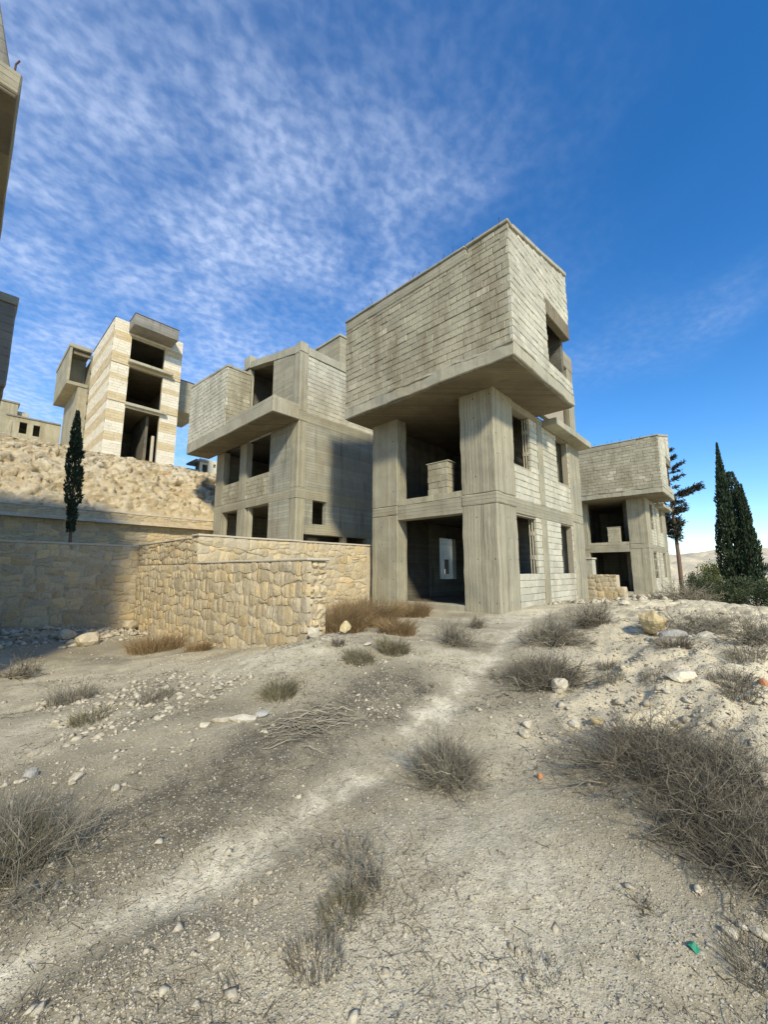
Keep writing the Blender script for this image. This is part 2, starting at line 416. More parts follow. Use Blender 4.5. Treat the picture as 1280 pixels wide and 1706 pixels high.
def ground_mat():
    m, g = new_mat('stony_dust'); a = g.n('ShaderNodeVertexColor', layer_name='mask').outputs[0]; s3 = g.n('ShaderNodeSeparateColor'); g.l(a, s3.inputs[0])
    tr, li, mo = s3.outputs
    geo = g.n('ShaderNodeNewGeometry').outputs['Position']
    big = g.noise(.7, 5, .62, vec=geo); mid = g.noise(3.3, 5, .65, vec=geo); fine = g.noise(26, 5, .7, vec=geo); vf = g.noise(110, 3, .7, vec=geo)
    grav = g.voro(34, vec=geo); gcol = g.voro(34, vec=geo, out='Color'); gs = g.n('ShaderNodeSeparateColor'); g.l(gcol, gs.inputs[0])
    grav2 = g.voro(85, vec=geo); gcol2 = g.voro(85, vec=geo, out='Color'); gs2 = g.n('ShaderNodeSeparateColor'); g.l(gcol2, gs2.inputs[0])
    dust = (.76, .68, .49); litter = (.155, .132, .088); mid_c = (.40, .34, .22); yel = (.80, .70, .475)
    col = g.mix(g.rng(g.m('ADD', g.m('MULTIPLY', mid, .55), g.m('MULTIPLY', big, .5)), .40, .66), mid_c, g.mix(.45, mid_c, dust))
    col = g.mix(mo, col, g.mix(g.rng(g.m('ADD', g.m('MULTIPLY', mid, .6), g.m('MULTIPLY', fine, .4)), .36, .62), yel, (.57, .49, .33)))
    lf = g.m('MULTIPLY', li, g.rng(g.m('ADD', g.m('MULTIPLY', mid, .6), g.m('MULTIPLY', fine, .45)), .36, .60, .25, 1), clamp=True)
    col = g.mix(lf, col, litter)
    tf = g.m('MULTIPLY', tr, g.rng(g.m('ADD', g.m('MULTIPLY', mid, .7), g.m('MULTIPLY', fine, .35)), .38, .62, .1, 1), clamp=True)
    col = g.mix(tf, col, dust)
    st = g.m('MULTIPLY', g.rng(gs.outputs[0], .62, .70), g.rng(grav, .20, .38, 1, 0))
    st = g.m('MULTIPLY', st, g.m('SUBTRACT', 1, g.m('MULTIPLY', tf, .5)))
    col = g.mix(g.m('MULTIPLY', st, .75), col, g.mix(gs.outputs[1], (.66, .60, .49), (.42, .375, .30)))
    st2 = g.m('MULTIPLY', g.rng(gs2.outputs[0], .5, .6), g.rng(grav2, .2, .42, 1, 0))
    col = g.mix(g.m('MULTIPLY', st2, .7), col, g.mix(g.rng(gs2.outputs[1], .4, .6), (.68, .63, .51), (.14, .122, .09)))
    col = g.scale(col, g.rng(fine, .2, .8, .66, 1.28, False)); col = g.scale(col, g.rng(vf, .2, .8, .72, 1.24, False))
    h = g.m('ADD', g.m('MULTIPLY', fine, .8), g.m('MULTIPLY', vf, .25)); h = g.m('ADD', h, g.m('ADD', g.m('MULTIPLY', st, .25), g.m('MULTIPLY', st2, .2)))
    g.fin(col, g.bump(h, .9, .018)); g.b.inputs['Roughness'].default_value = .97; return m
M['ground'] = ground_mat()
def cliff_mat():
    m, g = new_mat('cut_limestone'); geo = g.n('ShaderNodeNewGeometry').outputs['Position']
    big = g.noise(.35, 5, .6, vec=geo); mid = g.noise(1.6, 6, .65, vec=geo); fine = g.noise(9, 5, .7, vec=geo); ora = g.noise(.5, 4, .6, vec=geo, dist=.5)
    col = g.mix(g.rng(mid, .32, .68), (.60, .475, .285), (.76, .65, .445)); col = g.mix(g.m('MULTIPLY', g.rng(ora, .54, .72), .6), col, (.64, .48, .27))
    col = g.mix(g.m('MULTIPLY', g.rng(big, .5, .68), .5), col, (.76, .69, .54))
    cr = g.rng(g.voro(2.2, 'DISTANCE_TO_EDGE', vec=g.noise(1.3, 4, .6, vec=geo, color=True)), 0, .05, 0, 1)
    col = g.scale(col, g.rng(fine, .2, .8, .8, 1.15, False))
    sc = g.noise(4.2, 8, .78, vec=geo, sc=(1, 1, 1.6), rot=(0, .6, .3)); col = g.scale(col, g.rng(sc, .3, .7, .86, 1.1, False))
    g.fin(col, g.bump(g.m('ADD', g.m('ADD', g.m('MULTIPLY', mid, 1.0), g.m('MULTIPLY', sc, 1.6)), g.m('MULTIPLY', fine, .6)), 1, .10)); return m
M['cliff'] = cliff_mat()
M['hill'] = rockmat('far_hill', [(.0, (.46, .36, .22)), (.4, (.62, .51, .33)), (.6, (.68, .58, .40)), (1, (.74, .66, .50))], fs=.6, dirtamt=.5)
# ---- terrain height (X = along the street, Y = uphill to the left, metres) ----
CTRL=np.array([
(0,0,-.02),(7.2,0,-.06),(0,4.7,-.04),(-1.3,5,-.06),(-3.5,5,-.22),(-5.78,-.1,.04),(-5.78,1.2,-.16),(-5.78,2.6,-.42),(-5.78,5.66,-.66),
(-5.78,9.3,-.68),(-7.6,9.5,-.52),(-9,9.3,-.42),(-10,6,-.62),(-8,4,-.64),(-7,1,-.38),(-9.79,-5.02,-.52),(-8,-3,-.5),(-10,-1,-.56),
(-6,-2.4,-.34),(-4,-1.5,-.16),(-2,-1.2,-.06),(-5.2,-3,-.28),(-5,-4.4,-.08),(-4,-5.6,.16),(-2,-4.6,.34),(0,-3.8,.34),(1,-6.5,.10),(0,-5.3,.30),(6,-6.5,-.25),
(3,-3.8,.28),(5,-3,.12),(-6,-5.6,-.16),(-7.3,-6.0,-.36),(-5.5,-7.5,.1),(-2,-9,-.1),(8,-3,.05),(12,-2,-.15),(20,0,-.45),(12,-8,-.9),
(8,-12,-1.5),(20,-8,-2.4),(30,-5,-2.6),(30,5,-1.2),(27,0,-.6),(15,3,-.35),(0,-14,-1.0),(-10,-15,-.9),(-15,-5,-.8),(-15,3,-.8),
(40,-12,-4),(45,5,-2),(40,-30,-6),(0,-35,-5),(-30,-20,-3),(-30,10,-2),(-10,20,-1.5),(10,20,-1.5),(-8.6,-6.6,-.5),(-11,-7,-.6),(7.2,7,-.2),(3,8,-.2)],float)
def _phi(r): return r
_d=np.hypot(CTRL[:,None,0]-CTRL[None,:,0],CTRL[:,None,1]-CTRL[None,:,1])
_n=len(CTRL)
_M=np.zeros((_n+3,_n+3)); _M[:_n,:_n]=np.sqrt(_d*_d+.35)+np.eye(_n)*-.02
_M[:_n,_n]=1;_M[:_n,_n+1:]=CTRL[:,:2];_M[_n,:_n]=1;_M[_n+1:,:_n]=CTRL[:,:2].T
_w=np.linalg.solve(_M,np.r_[CTRL[:,2],0,0,0])
def ground_base(x,y):
    x=np.asarray(x,float);y=np.asarray(y,float)
    s=_w[_n]+_w[_n+1]*x+_w[_n+2]*y
    for i in range(_n): s=s+_w[i]*np.sqrt((x-CTRL[i,0])**2+(y-CTRL[i,1])**2+.35)
    r=np.hypot(x,y); t=np.clip((r-38)/30,0,1); t=t*t*(3-2*t)
    return s*(1-t)+(-7.0)*t
TRACK = [(-9.9, -2.5), (-9.45, -2.61), (-9.12, -2.64), (-8.74, -2.71), (-8.22, -2.75), (-7.8, -2.7), (-7.28, -2.67), (-6.62, -2.52), (-5.62, -2.27), (-4.69, -2.05), (-3.47, -1.74), (-2.16, -1.4), (-.5, -1.0), (.6, -1.0)]
BAND = [(-9.6, -2.1), (-9.0, -2.05), (-8.53, -1.89), (-7.83, -1.89), (-6.9, -1.85), (-6.1, -1.75)]
def seg_dist(x, y, line):
    d = np.full(np.shape(x), 1e9)
    for (ax, ay), (bx, by) in zip(line[:-1], line[1:]):
        vx, vy = bx-ax, by-ay; t = np.clip(((x-ax)*vx+(y-ay)*vy)/(vx*vx+vy*vy), 0, 1)
        d = np.minimum(d, np.hypot(x-ax-t*vx, y-ay-t*vy))
    return d
def mound_w(x, y):
    """1 on the rocky bank right of the track"""
    side = (y+2.75)+(-.16)*(x+5)
    return np.clip(-side/1.1, 0, 1)*np.clip((x+6.6)/1.2, 0, 1)
def ground_z(x, y):
    z = ground_base(x, y); mw = mound_w(x, y); r = np.hypot(np.asarray(x)+6, np.asarray(y)+2); near = np.clip(1.6-r/30, .15, 1)
    z = z+near*(.035*fbm(x*.9, y*.9, 0, 3, 3)+.012*fbm(x*4, y*4, 0, 9, 3)+.006*vnoise(x*14, y*14, 0, 21))
    ridge = 1-np.abs(fbm(x*.75+3, y*1.15, 0, 31, 4, .55)); led = np.floor(ridge*6)/6*.6+ridge*.4
    cr = 1-2*np.abs(fbm(x*2.1, y*3.0, 0, 43, 4, .6)); z = z+mw*near*(.10*(led-.55)+.035*cr+.02*fbm(x*6, y*6, 0, 41, 3))
    z = z-.045*np.exp(-(seg_dist(x, y, TRACK)/.28)**2)
    return z
def lines(lo, hi, st, far, g):
    a = list(np.arange(lo, hi+1e-6, st)); s = st
    while a[-1] < far: s *= g; a.append(a[-1]+s)
    s = st
    while a[0] > -far: s *= g; a.insert(0, a[0]-s)
    return np.array(a)
def build_ground():
    gx = lines(-9.9, 2.5, .055, 1800, 1.13); gy = lines(-6.6, 4.5, .055, 1800, 1.13)
    X, Y = np.meshgrid(gx, gy, indexing='ij'); Z = ground_z(X.ravel(), Y.ravel()).reshape(X.shape)
    V = np.stack([X, Y, Z], -1).reshape(-1, 3); nx, ny = X.shape
    i = np.arange(nx-1)[:, None]*ny+np.arange(ny-1)[None, :]
    F = np.stack([i, i+ny, i+ny+1, i+1], -1).reshape(-1, 4)
    o = mesh('ground', V, F, M['ground'], smooth=True); o['kind'] = 'structure'
    x, y = V[:, 0], V[:, 1]; dt = seg_dist(x, y, TRACK); n1 = fbm(x*1.3, y*1.3, 0, 61, 3)
    n2 = fbm(x*4.2, y*4.2, 0, 65, 3); tr = np.clip(1.2-(dt+.09*n1+.06*n2)/.20, 0, 1)*np.clip(.9+.7*n2+.5*fbm(x*11, y*11, 0, 67, 2), .15, 1)
    # pale bare earth by the foot of the stone wall and by the house corner
    tr = np.maximum(tr, .9*np.clip(1-np.hypot((x+6.4)/1.3, (y-.6)/1.5)+.25*n1, 0, 1)); tr = np.maximum(tr, np.clip(1.1-np.hypot((x-.3)/2.2, (y+.6)/.9)+.2*n1, 0, 1))
    tr = np.maximum(tr, .55*np.clip(1-np.hypot((x+8.1)/1.4, (y+4.1)/1.0)+.4*n1, 0, 1))
    li = np.clip(1.5-(seg_dist(x, y, BAND)+.22*n1)/.62, 0, 1); li = np.maximum(li, .6*np.clip(.3+n1*.9, 0, 1)*(mound_w(x, y) < .4)); li = li*(1-tr)
    li = np.maximum(li, .8*np.clip(1.2-np.hypot((x+6.7)/.95, (y+4.6)/.8)+.2*n1, 0, 1))
    mo = mound_w(x, y)*(.95+.25*n1); mo = np.clip(np.maximum(mo, .8*np.clip((np.hypot(x, y)-14)/8, 0, 1)), 0, 1)
    ca = o.data.color_attributes.new('mask', 'FLOAT_COLOR', 'POINT')
    ca.data.foreach_set('color', np.stack([tr, li, mo, np.ones_like(x)], -1).astype(np.float32).ravel())
build_ground()

def grid(name, gx, gy, zf, mat, disp=None):
    X, Y = np.meshgrid(gx, gy, indexing='ij'); Z = zf(X, Y); V = np.stack([X, Y, Z], -1).reshape(-1, 3)
    if disp: V = disp(V)
    nx, ny = X.shape; i = np.arange(nx-1)[:, None]*ny+np.arange(ny-1)[None, :]; F = np.stack([i, i+ny, i+ny+1, i+1], -1).reshape(-1, 4)
    o = mesh(name, V, F, mat, smooth=False); o['kind'] = 'structure'; return o
def mask_attr(o, rgb):
    n = len(o.data.vertices); ca = o.data.color_attributes.new('mask', 'FLOAT_COLOR', 'POINT'); ca.data.foreach_set('color', np.tile(np.array([*rgb, 1], np.float32), n))
flat = lambda X, Y: 1.78+.03*fbm(X*1.1, Y*1.1, 0, 5, 3)
mask_attr(grid('house_terrace', np.arange(-5.45, 1.6, .47), np.arange(5.3, 16.5, .5), flat, M['ground']), (.2, .3, .3))
flat2 = lambda X, Y: 1.80+.05*fbm(X*1.1, Y*1.1, 0, 8, 3)
mask_attr(grid('tree_terrace', np.arange(-26, -5.3, .4), np.arange(9.85, 16.5, .4), flat2, M['ground']), (.1, .4, .2))
def cliff_z(X, Y):
    k = np.array([15.9, 16.5, 17.2, 19.5, 22.0, 24.5, 27, 30, 45, 60, 120, 300]); v = np.array([3.2, 3.5, 3.8, 5.7, 7.4, 8.25, 8.75, 9.25, 13.0, 16.0, 20, 22])
    z = np.interp(Y, k, v); lift = .12*np.clip((-3-X)/6, 0, 1)*np.clip((Y-20)/6, 0, 1)*np.clip((45-Y)/10, 0, 1)
    return z+lift
def cliff_disp(V):
    x, y, z = V.T; w = np.clip((y-16.6)/1.5, 0, 1)*np.clip((31.5-y)/3.0, .06, 1); w = np.where(y > 60, .6, w)
    q = (x*.9+.3*z, y*.9, z*1.3); r1 = 1-2*np.abs(fbm(*q, 71, 5, .55)); r2 = fbm(x*1.9, y*1.9, z*2.2, 73, 4, .6); r3 = fbm(x*5, y*5, z*6, 77, 3, .6)
    V = V.copy(); r4 = 1-2*np.abs(fbm(x*2.2+z, y*2.2, z*2.6-x*.8, 75, 4, .62)); V[:, 1] -= w*(.22*r1+.08*r2+.09*r3+.17*r4); V[:, 2] += w*(.05*r2+.05*r3+.05*r1+.04*r4); V[:, 0] += w*.18*fbm(x*1.5, y*1.5, z*1.5, 79, 3)
    return V
cy = np.concatenate([np.arange(15.9, 30, .11), np.arange(30, 50, .5), np.geomspace(50, 300, 24)])
cx = np.concatenate([np.arange(-60, -13, 1.2), np.arange(-13, 7, .10), np.arange(7, 60, 1.5)])
grid('rock_cliff', cx, cy, cliff_z, M['cliff'], cliff_disp)
def hill_z(X, Y):
    d = X*.9-Y*.2; base = np.interp(X, [70, 95, 130, 160, 200, 300, 600], [-8, -4, 3.2, 5.0, 6.6, 9, 4])
    ang = np.clip((Y+90)/150, 0, 1); z = base-3.2*np.clip((-Y-25)/60, 0, 1)+2.2*fbm(X*.02, Y*.03, 0, 91, 4)+1.3*(1-2*np.abs(fbm(X*.10, Y*.12, 0, 93, 5, .6)))
    return np.maximum(z, -8.5)
grid('far_hill', np.arange(70, 420, 1.6), np.arange(-190, 160, 2.0), hill_z, M['hill'])
# ------------------------------------------------------------------ houses
def make_house(ox, oy, oz, label, limit, seed, bigger=0.):
    H = thing('unfinished_house', (ox, oy, oz), label, 'house', 'cantilevered grey block houses')
    P = lambda n, m, *a, **k: part(H, n, M[m], *a, **k)
    B = Blockwork(H, M['block'], min(limit, 245), seed); C = Blockwork(H, M['block_w'], max(0, limit-245), seed+1)
    # --- upper box first: these blocks show largest
    sl = lambda x: 9.90+(x+1.1)*.245           # roof rises along the street
    holed(H, 'box_wall', M['mortar'], 'L', -1.075, -.90, -1.14, 5.0, 6.6, 9.80)
    B.wall('L', -1.1, -1.17, 5.0, 6.62, 9.52, proud=.007)
    B.wall('L', -1.1, -1.17, .02, 9.52, 9.84, bh=.16, proud=.007)
    wh = [(1.2, 3.19, 6.97, 9.06)]
    holed(H, 'box_wall', M['mortar'], 'R', -1.145, -.97, -.90, 3.17, 6.6, 9.95, wh, top=lambda x: sl(x)-.06)
    C.wall('R', -1.17, -1.1, 3.18, 6.62, 10.95, wh, top=lambda x: sl(x)-.12, proud=.005)
    bs = P('box_slab', 'conc', -1.115, 3.185, -1.185, 5.01, 6.25, 6.60, rough=.018, ch=.02, step=.16, seed=seed)
    P('mortar_ridge', 'conc', -1.135, -1.05, -1.19, 5.0, 6.585, 6.66, rough=.045, step=.07, ch=.01, seed=seed+9); P('mortar_ridge', 'conc', -1.1, 3.1, -1.195, -1.12, 6.59, 6.645, rough=.035, step=.07, ch=.01, seed=seed+10)
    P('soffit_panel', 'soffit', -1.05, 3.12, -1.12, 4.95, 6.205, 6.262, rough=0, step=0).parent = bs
    P('roof_beam', 'conc_h', -1.112, -.86, .03, 5.01, 9.53, 9.86, rough=.008, seed=seed+1)
    rl = P('roof_ledge', 'conc', -1.16, -.84, .06, 5.02, 9.862, 9.92, rough=.012, seed=seed+2)
    P('coping', 'conc', -1.15, -.84, -1.20, .03, 9.85, 9.93, rough=.012, seed=seed+3)
    P('coping', 'conc', -.84, 3.2, -1.20, -.93, 9.80, 9.95, rough=.012, top=lambda x, y: sl(x)+.02, bot=lambda x, y: sl(x)-.11, seed=seed+4)
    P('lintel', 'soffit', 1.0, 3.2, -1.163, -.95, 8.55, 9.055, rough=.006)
    P('box_roof', 'conc', -.84, 3.18, -.93, 5.0, 9.6, 9.8, top=lambda x, y: sl(x)-.08, bot=lambda x, y: sl(x)-.30, rough=0)
    P('box_side', 'conc_shade', -.88, 3.16, 4.8, 4.99, 6.61, 9.6, rough=0); P('box_end', 'conc_shade', 3.0, 3.17, -.94, 4.79, 6.61, 9.9, rough=0)
    # --- frame
    for n, x0, x1, y0, y1 in (('corner_column', 0, 1.2, 0, 1.1), ('column', 0, .5, 3.57, 4.75), ('column', 6.02, 7.2, 0, .5)):
        P(n, 'conc_v', x0, x1, y0, y1, -.6, 2.90, ch=.022, rough=.012, step=.2, seed=seed+5)
        P('column_band', 'conc_h', x0-.008, x1+.004, y0-.008, y1+.006, 2.90, 3.22, ch=.025, rough=.016, step=.16, seed=seed+6)
        P(n, 'conc_v', x0, x1, y0, y1, 3.22, 6.236, ch=.022, rough=.012, step=.2, seed=seed+7)
    P('beam', 'conc_h', .012, .36, 1.1, 3.57, 2.72, 3.19, rough=.007)
    P('threshold', 'conc', .02, .42, 1.1, 3.57, -.6, .13, rough=.008)
    P('pilaster', 'conc_v', 3.05, 3.45, .004, .32, -.6, 2.75); P('pilaster', 'conc_v', 3.05, 3.45, .004, .32, 3.19, 6.02)
    P('beam', 'conc_h', 1.2, 6.02, .016, .36, 2.75, 3.19, rough=.007); P('beam', 'conc_h', 1.2, 7.19, .018, .36, 6.02, 6.237)
    P('ledge', 'conc', 3.55, 7.35, -.46, .016, 5.98, 6.22, rough=.01)
    B.wall('L', .01, 1.1, 3.57, 3.19, 3.39); P('sill_core', 'mortar', .03, .2, 1.12, 3.55, 3.19, 3.38, rough=0, step=0)
    B.wall('L', .09, 1.62, 2.37, 3.39, 4.39); P('stub_core', 'mortar', .105, .45, 1.64, 2.36, 3.39, 4.38, rough=0, step=0)
    B.wall('R', 1.625, .10, .45, 3.39, 4.39)
    P('stub_cap', 'conc', .07, .5, 1.58, 2.42, 4.385, 4.42)
    # --- block infill along the street side
    for u0, u1, z0, z1, hs in ((1.2, 3.05, -.6, 2.75, [(1.22, 2.62, .93, 2.70)]), (1.2, 3.05, 3.19, 6.02, [(1.22, 2.47, 4.25, 6.0)]),
                               (3.45, 6.02, -.6, 2.75, [(4.74, 5.88, .95, 2.72)]), (3.45, 6.02, 3.19, 6.02, [(4.76, 5.90, 4.28, 5.96)])):
        holed(H, 'infill_wall', M['mortar'], 'R', .055, .24, u0, u1, z0, z1, [(a, b+(.16 if u0 < 2 else 0), c, d) for a, b, c, d in hs]); C.wall('R', .03, u0, u1, z0, z1, hs)
    for z0, z1, xr in ((.93, 2.70, 2.62), (4.25, 6.0, 2.47)):
        for k in range(2): jp = P('jamb_post', 'conc', xr-.01, xr+.06, .165+k*.085, .205+k*.085, z0, z1, rough=.004, step=.3)
        for q in (.32, .74): P('jamb_tie', 'conc', xr-.014, xr+.08, .125, .30, z0+(z1-z0)*q-.07, z0+(z1-z0)*q+.07, rough=.006).parent = jp
    # --- inside and the sides away from the street
    P('floor_slab', 'conc_shade', .42, 7.0, .36, 4.55, -.2, .08, rough=0); P('floor_slab', 'conc_shade', .36, 7.0, .36, 4.55, 2.95, 3.18, rough=0)
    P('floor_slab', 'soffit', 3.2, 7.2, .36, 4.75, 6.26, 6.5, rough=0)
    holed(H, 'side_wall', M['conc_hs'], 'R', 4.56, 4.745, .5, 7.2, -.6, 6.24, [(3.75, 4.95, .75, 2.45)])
    holed(H, 'partition_wall', M['conc_shade'], 'R', 4.36, 4.5, .5, 2.75, .08, 2.94); holed(H, 'partition_wall', M['conc_shade'], 'R', 4.36, 4.5, .5, 4.6, 3.18, 6.24)
    holed(H, 'partition_wall', M['conc_shade'], 'R', 1.45, 1.6, 1.3, 7.0, .08, 2.94); holed(H, 'partition_wall', M['conc_shade'], 'R', 1.45, 1.6, 1.3, 7.0, 3.18, 6.24)  # unseen walls, added to stop window light and keep the rooms dark
    holed(H, 'rear_wall', M['conc_hs'], 'L', 7.0, 7.19, .5, 4.56, -.6, 6.24)
    # --- open top storey behind the box
    P('column', 'conc_v', 6.55, 7.15, .02, .4, 6.5, 9.3); P('beam', 'conc_h', 3.2, 7.17, .01, .4, 9.3, 9.95, rough=.008); P('roof_slab', 'soffit', 3.2, 7.2, .41, 4.75, 9.68, 9.9, rough=0)
    P('column', 'conc_v', 6.7, 7.1, 3.9, 4.4, 6.5, 9.68); holed(H, 'side_wall', M['conc_hs'], 'R', 4.56, 4.745, 3.2, 6.6, 6.5, 9.67); P('parapet', 'mortar', 3.2, 5.9, .06, .24, 6.5, 7.35)
    B.finish(); C.finish()
    r = random.Random(seed+40)
    for k in range(26 if limit else 12):
        u = -1.0+6.0*(k+r.uniform(.1, .9))/26*(1 if limit else 26/12); h = r.uniform(.08, .3); x = -1.02+r.uniform(-.06, .06)
        Pt = np.array([[(x, u, 9.85), (x+r.uniform(-.03, .03), u+r.uniform(-.03, .03), 9.9+h*.7), (x+r.uniform(-.08, .08), u+r.uniform(-.09, .09), 9.92+h)]]); v, f = tubes(Pt, np.full((1, 3), .009), 4)
        mesh('rebar', v, f, M['steel'], rl)
    for k in range(5):
        x = 6.0+k*.1; v, f = tubes(np.array([[(x, .2, 6.3), (x+.01, .2, 7.0), (x+.05, .15, 7.5)]]), np.full((1, 3), .009), 4); mesh('rebar', v, f, M['steel'], H)
    return H
make_house(0, 0, 0, 'large grey block house with overhanging box on a thick corner column, nearest in the middle', 300, 5)
make_house(20.5, .1, -.38, 'smaller looking grey block house with overhanging box, behind the middle house on the right', 0, 77)

def house_two():
    ox, oy, oz = -.63, 8.46, 1.7
    H = thing('unfinished_house', (ox, oy, oz), 'grey concrete house with balcony slab above the stone wall, left of the middle house', 'house', 'cantilevered grey block houses')
    X = lambda v: v-ox; Y = lambda v: v-oy; Z = lambda v: v-oz
    def P(n, m, x0, x1, y0, y1, z0, z1, **k):
        if 'top' in k: t = k['top']; k['top'] = lambda x, y: t(x+ox, y+oy)-oz
        if 'bot' in k: b = k['bot']; k['bot'] = lambda x, y: b(x+ox, y+oy)-oz
        return part(H, n, M[m], X(x0), X(x1), Y(y0), Y(y1), Z(z0), Z(z1), **k)
    def W(n, m, face, c0, c1, u0, u1, z0, z1, hs=(), top=None):
        fc, fu = (X, Y) if face == 'L' else (Y, X)
        return holed(H, n, M[m], face, fc(c0), fc(c1), fu(u0), fu(u1), Z(z0), Z(z1), [(fu(a), fu(b), Z(c), Z(d)) for a, b, c, d in hs], None if not top else (lambda u: top(u+(oy if face == 'L' else ox))-oz))
    class BB:
        def __init__(s, mat, lim, seed): s.b = Blockwork(H, M[mat], lim, seed)
        def wall(s, face, c, u0, u1, z0, z1, hs=(), top=None, **k):
            fc, fu = (X, Y) if face == 'L' else (Y, X)
            s.b.wall(face, fc(c), fu(u0), fu(u1), Z(z0), Z(z1), [(fu(a), fu(b), Z(c_), Z(d)) for a, b, c_, d in hs], None if not top else (lambda u: top(u+(oy if face == 'L' else ox))-oz), **k)
    Bw = BB('block_w', 130, 21); Bg = BB('block', 170, 22)
    # frame on the corner
    for z0, z1 in ((1.2, 4.02), (4.48, 7.32), (7.76, 10.42)):
        P('corner_column', 'conc_v', -.63, -.22, 8.46, 8.98, z0, z1, ch=.02, rough=.008)
    for z0, z1 in ((4.02, 4.48), (7.32, 7.76)):
        P('ring_beam', 'conc_h', -.638, -.2, 8.452, 9.0, z0, z1, ch=.02, rough=.012); P('ring_beam', 'conc_h', -.2, 12, 8.47, 8.8, z0, z1, rough=.01)
    P('ring_beam', 'conc_h', -.62, -.3, 9.0, 16.1, 4.05, 4.46, rough=.008)
    # uphill-facing elevation (X = -.63)
    W('board_wall', 'conc_hs', 'L', -.61, -.36, 8.98, 10.66, 4.46, 7.32); W('board_wall', 'conc_hs', 'L', -.61, -.36, 8.98, 10.60, 1.2, 4.05)
    for y0, y1 in ((12.72, 13.46), (15.12, 16.1)):
        P('pier', 'conc_v', -.625, -.30, y0, y1, 1.2, 4.05, rough=.008)
    P('pier', 'conc_v', -.625, -.30, 12.78, 13.46, 4.46, 7.32); P('pier', 'conc_v', -.625, -.30, 15.2, 16.1, 4.46, 7.32)
    for y0, y1 in ((10.66, 12.78), (13.46, 15.2)):
        W('sill_core', 'mortar', 'L', -.605, -.42, y0, y1, 4.46, 5.48); Bg.wall('L', -.62, y0, y1, 4.46, 5.5, bw=.3)
    P('door_jamb', 'conc', -.5, -.3, 13.46, 13.62, 1.2, 4.05); P('door_jamb', 'conc', -.5, -.3, 12.5, 12.70, 1.2, 4.05)
    # balcony slab and box
    bs = P('balcony_slab', 'conc', -1.88, -.64, 8.40, 17.1, 7.32, 7.84, rough=.014, ch=.02); P('soffit_panel', 'soffit', -1.84, -.66, 8.45, 17.05, 7.285, 7.33, rough=0, step=0).parent = bs
    P('balcony_upstand', 'conc', -1.86, -1.68, 8.42, 12.6, 7.84, 8.02, rough=.012); P('balcony_upstand', 'conc', -1.68, -.64, 8.43, 8.6, 7.84, 8.0, rough=.012)
    tl = lambda y: 10.88+(y-12.7)*.07
    W('box_wall', 'mortar', 'L', -1.855, -1.68, 12.72, 17.08, 7.84, 10.85, top=lambda y: tl(y)-.05); Bw.wall('L', -1.87, 12.7, 17.1, 7.84, 11.2, top=lambda y: tl(y)-.1)
    W('box_wall', 'mortar', 'R', 12.715, 12.9, -1.68, -.63, 7.84, 10.80); Bg.wall('R', 12.7, -1.87, -.63, 7.84, 10.76)
    P('coping', 'conc', -1.89, -1.66, 12.66, 17.12, 10.8, 10.9, top=lambda x, y: tl(y)+.02, bot=lambda x, y: tl(y)-.11, rough=.012); P('coping', 'conc', -1.66, -.64, 12.67, 12.92, 10.76, 10.88, rough=.012)
    # top storey wall with the tall opening, parapet rises uphill
    tr = lambda y: 10.72+max(0, (y-8.46))*.20
    P('top_wall', 'conc_h', -.61, -.36, 8.98, 10.68, 7.84, 10.5, top=lambda x, y: tr(y)-.38, rough=.006); P('top_wall', 'conc', -.60, -.36, 12.92, 13.5, 7.84, 11.2, rough=.008)
    P('top_beam', 'conc', -.635, -.33, 8.50, 13.5, 10.3, 10.7, top=lambda x, y: tr(y), bot=lambda x, y: tr(y)-.36, rough=.012)
    P('parapet_post', 'conc', -.64, -.3, 12.9, 13.52, 11.3, 11.95, rough=.012); P('parapet_post', 'conc', -.645, -.25, 8.44, 8.9, 10.42, 10.86, rough=.012)
    P('loft_wall', 'conc_shade', .9, 1.05, 9, 13.5, 7.84, 9.3, rough=0); P('loft_roof', 'soffit', -.33, 9, 8.9, 16, 10.4, 10.6, rough=0, top=lambda x, y: tr(y)-.1, bot=lambda x, y: tr(y)-.34); P('loft_wall', 'conc_shade', 3.2, 3.35, 9, 16, 7.84, 10.9, rough=0); P('loft_wall', 'conc_shade', -.34, 3.2, 13.52, 13.7, 7.84, 11.4, rough=0)
    # street-facing elevation (Y = 8.46)
    W('top_infill', 'mortar', 'R', 8.495, 8.7, -.22, 12, 7.76, 10.36); Bw.wall('R', 8.48, -.22, 4.4, 7.76, 10.36); P('top_infill', 'conc_h', 4.4, 12, 8.47, 8.72, 7.77, 10.36)
    P('coping', 'conc', -.22, 12, 8.44, 8.8, 10.36, 10.74, rough=.012)
    W('board_wall', 'conc_hs', 'R', 8.48, 8.72, -.22, 12, 4.48, 7.32, [(8.9, 9.7, 4.9, 6.3)])
    W('board_wall', 'conc_hs', 'R', 8.48, 8.72, -.22, 12, 2.98, 4.02, [(.2, .92, 3.02, 4.02), (8.8, 9.6, 3.0, 3.6)]); W('foundation_wall', 'conc', 'R', 8.47, 8.75, 3.4, 14, -.6, 2.58, [(9.75, 10.2, .9, 1.75)])
    P('base_beam', 'conc_h', -.22, 12, 8.465, 8.75, 2.58, 2.98, rough=.01)
    for x0, x1 in ((1.93, 2.13),): P('base_pier', 'conc', x0, x1, 8.47, 8.8, 1.2, 2.58)
    P('floor_slab', 'conc_shade', -.34, 11.9, 8.8, 16, 4.1, 4.4, rough=0); P('floor_slab', 'conc_shade', -.34, 11.9, 8.8, 16, 7.4, 7.7, rough=0); P('rear_wall', 'conc_shade', 11.8, 12.0, 8.8, 16, 1.2, 10.3, rough=0); P('rear_wall', 'conc_hs', -.6, 12, 15.95, 16.12, 1.2, 10.3, rough=0)
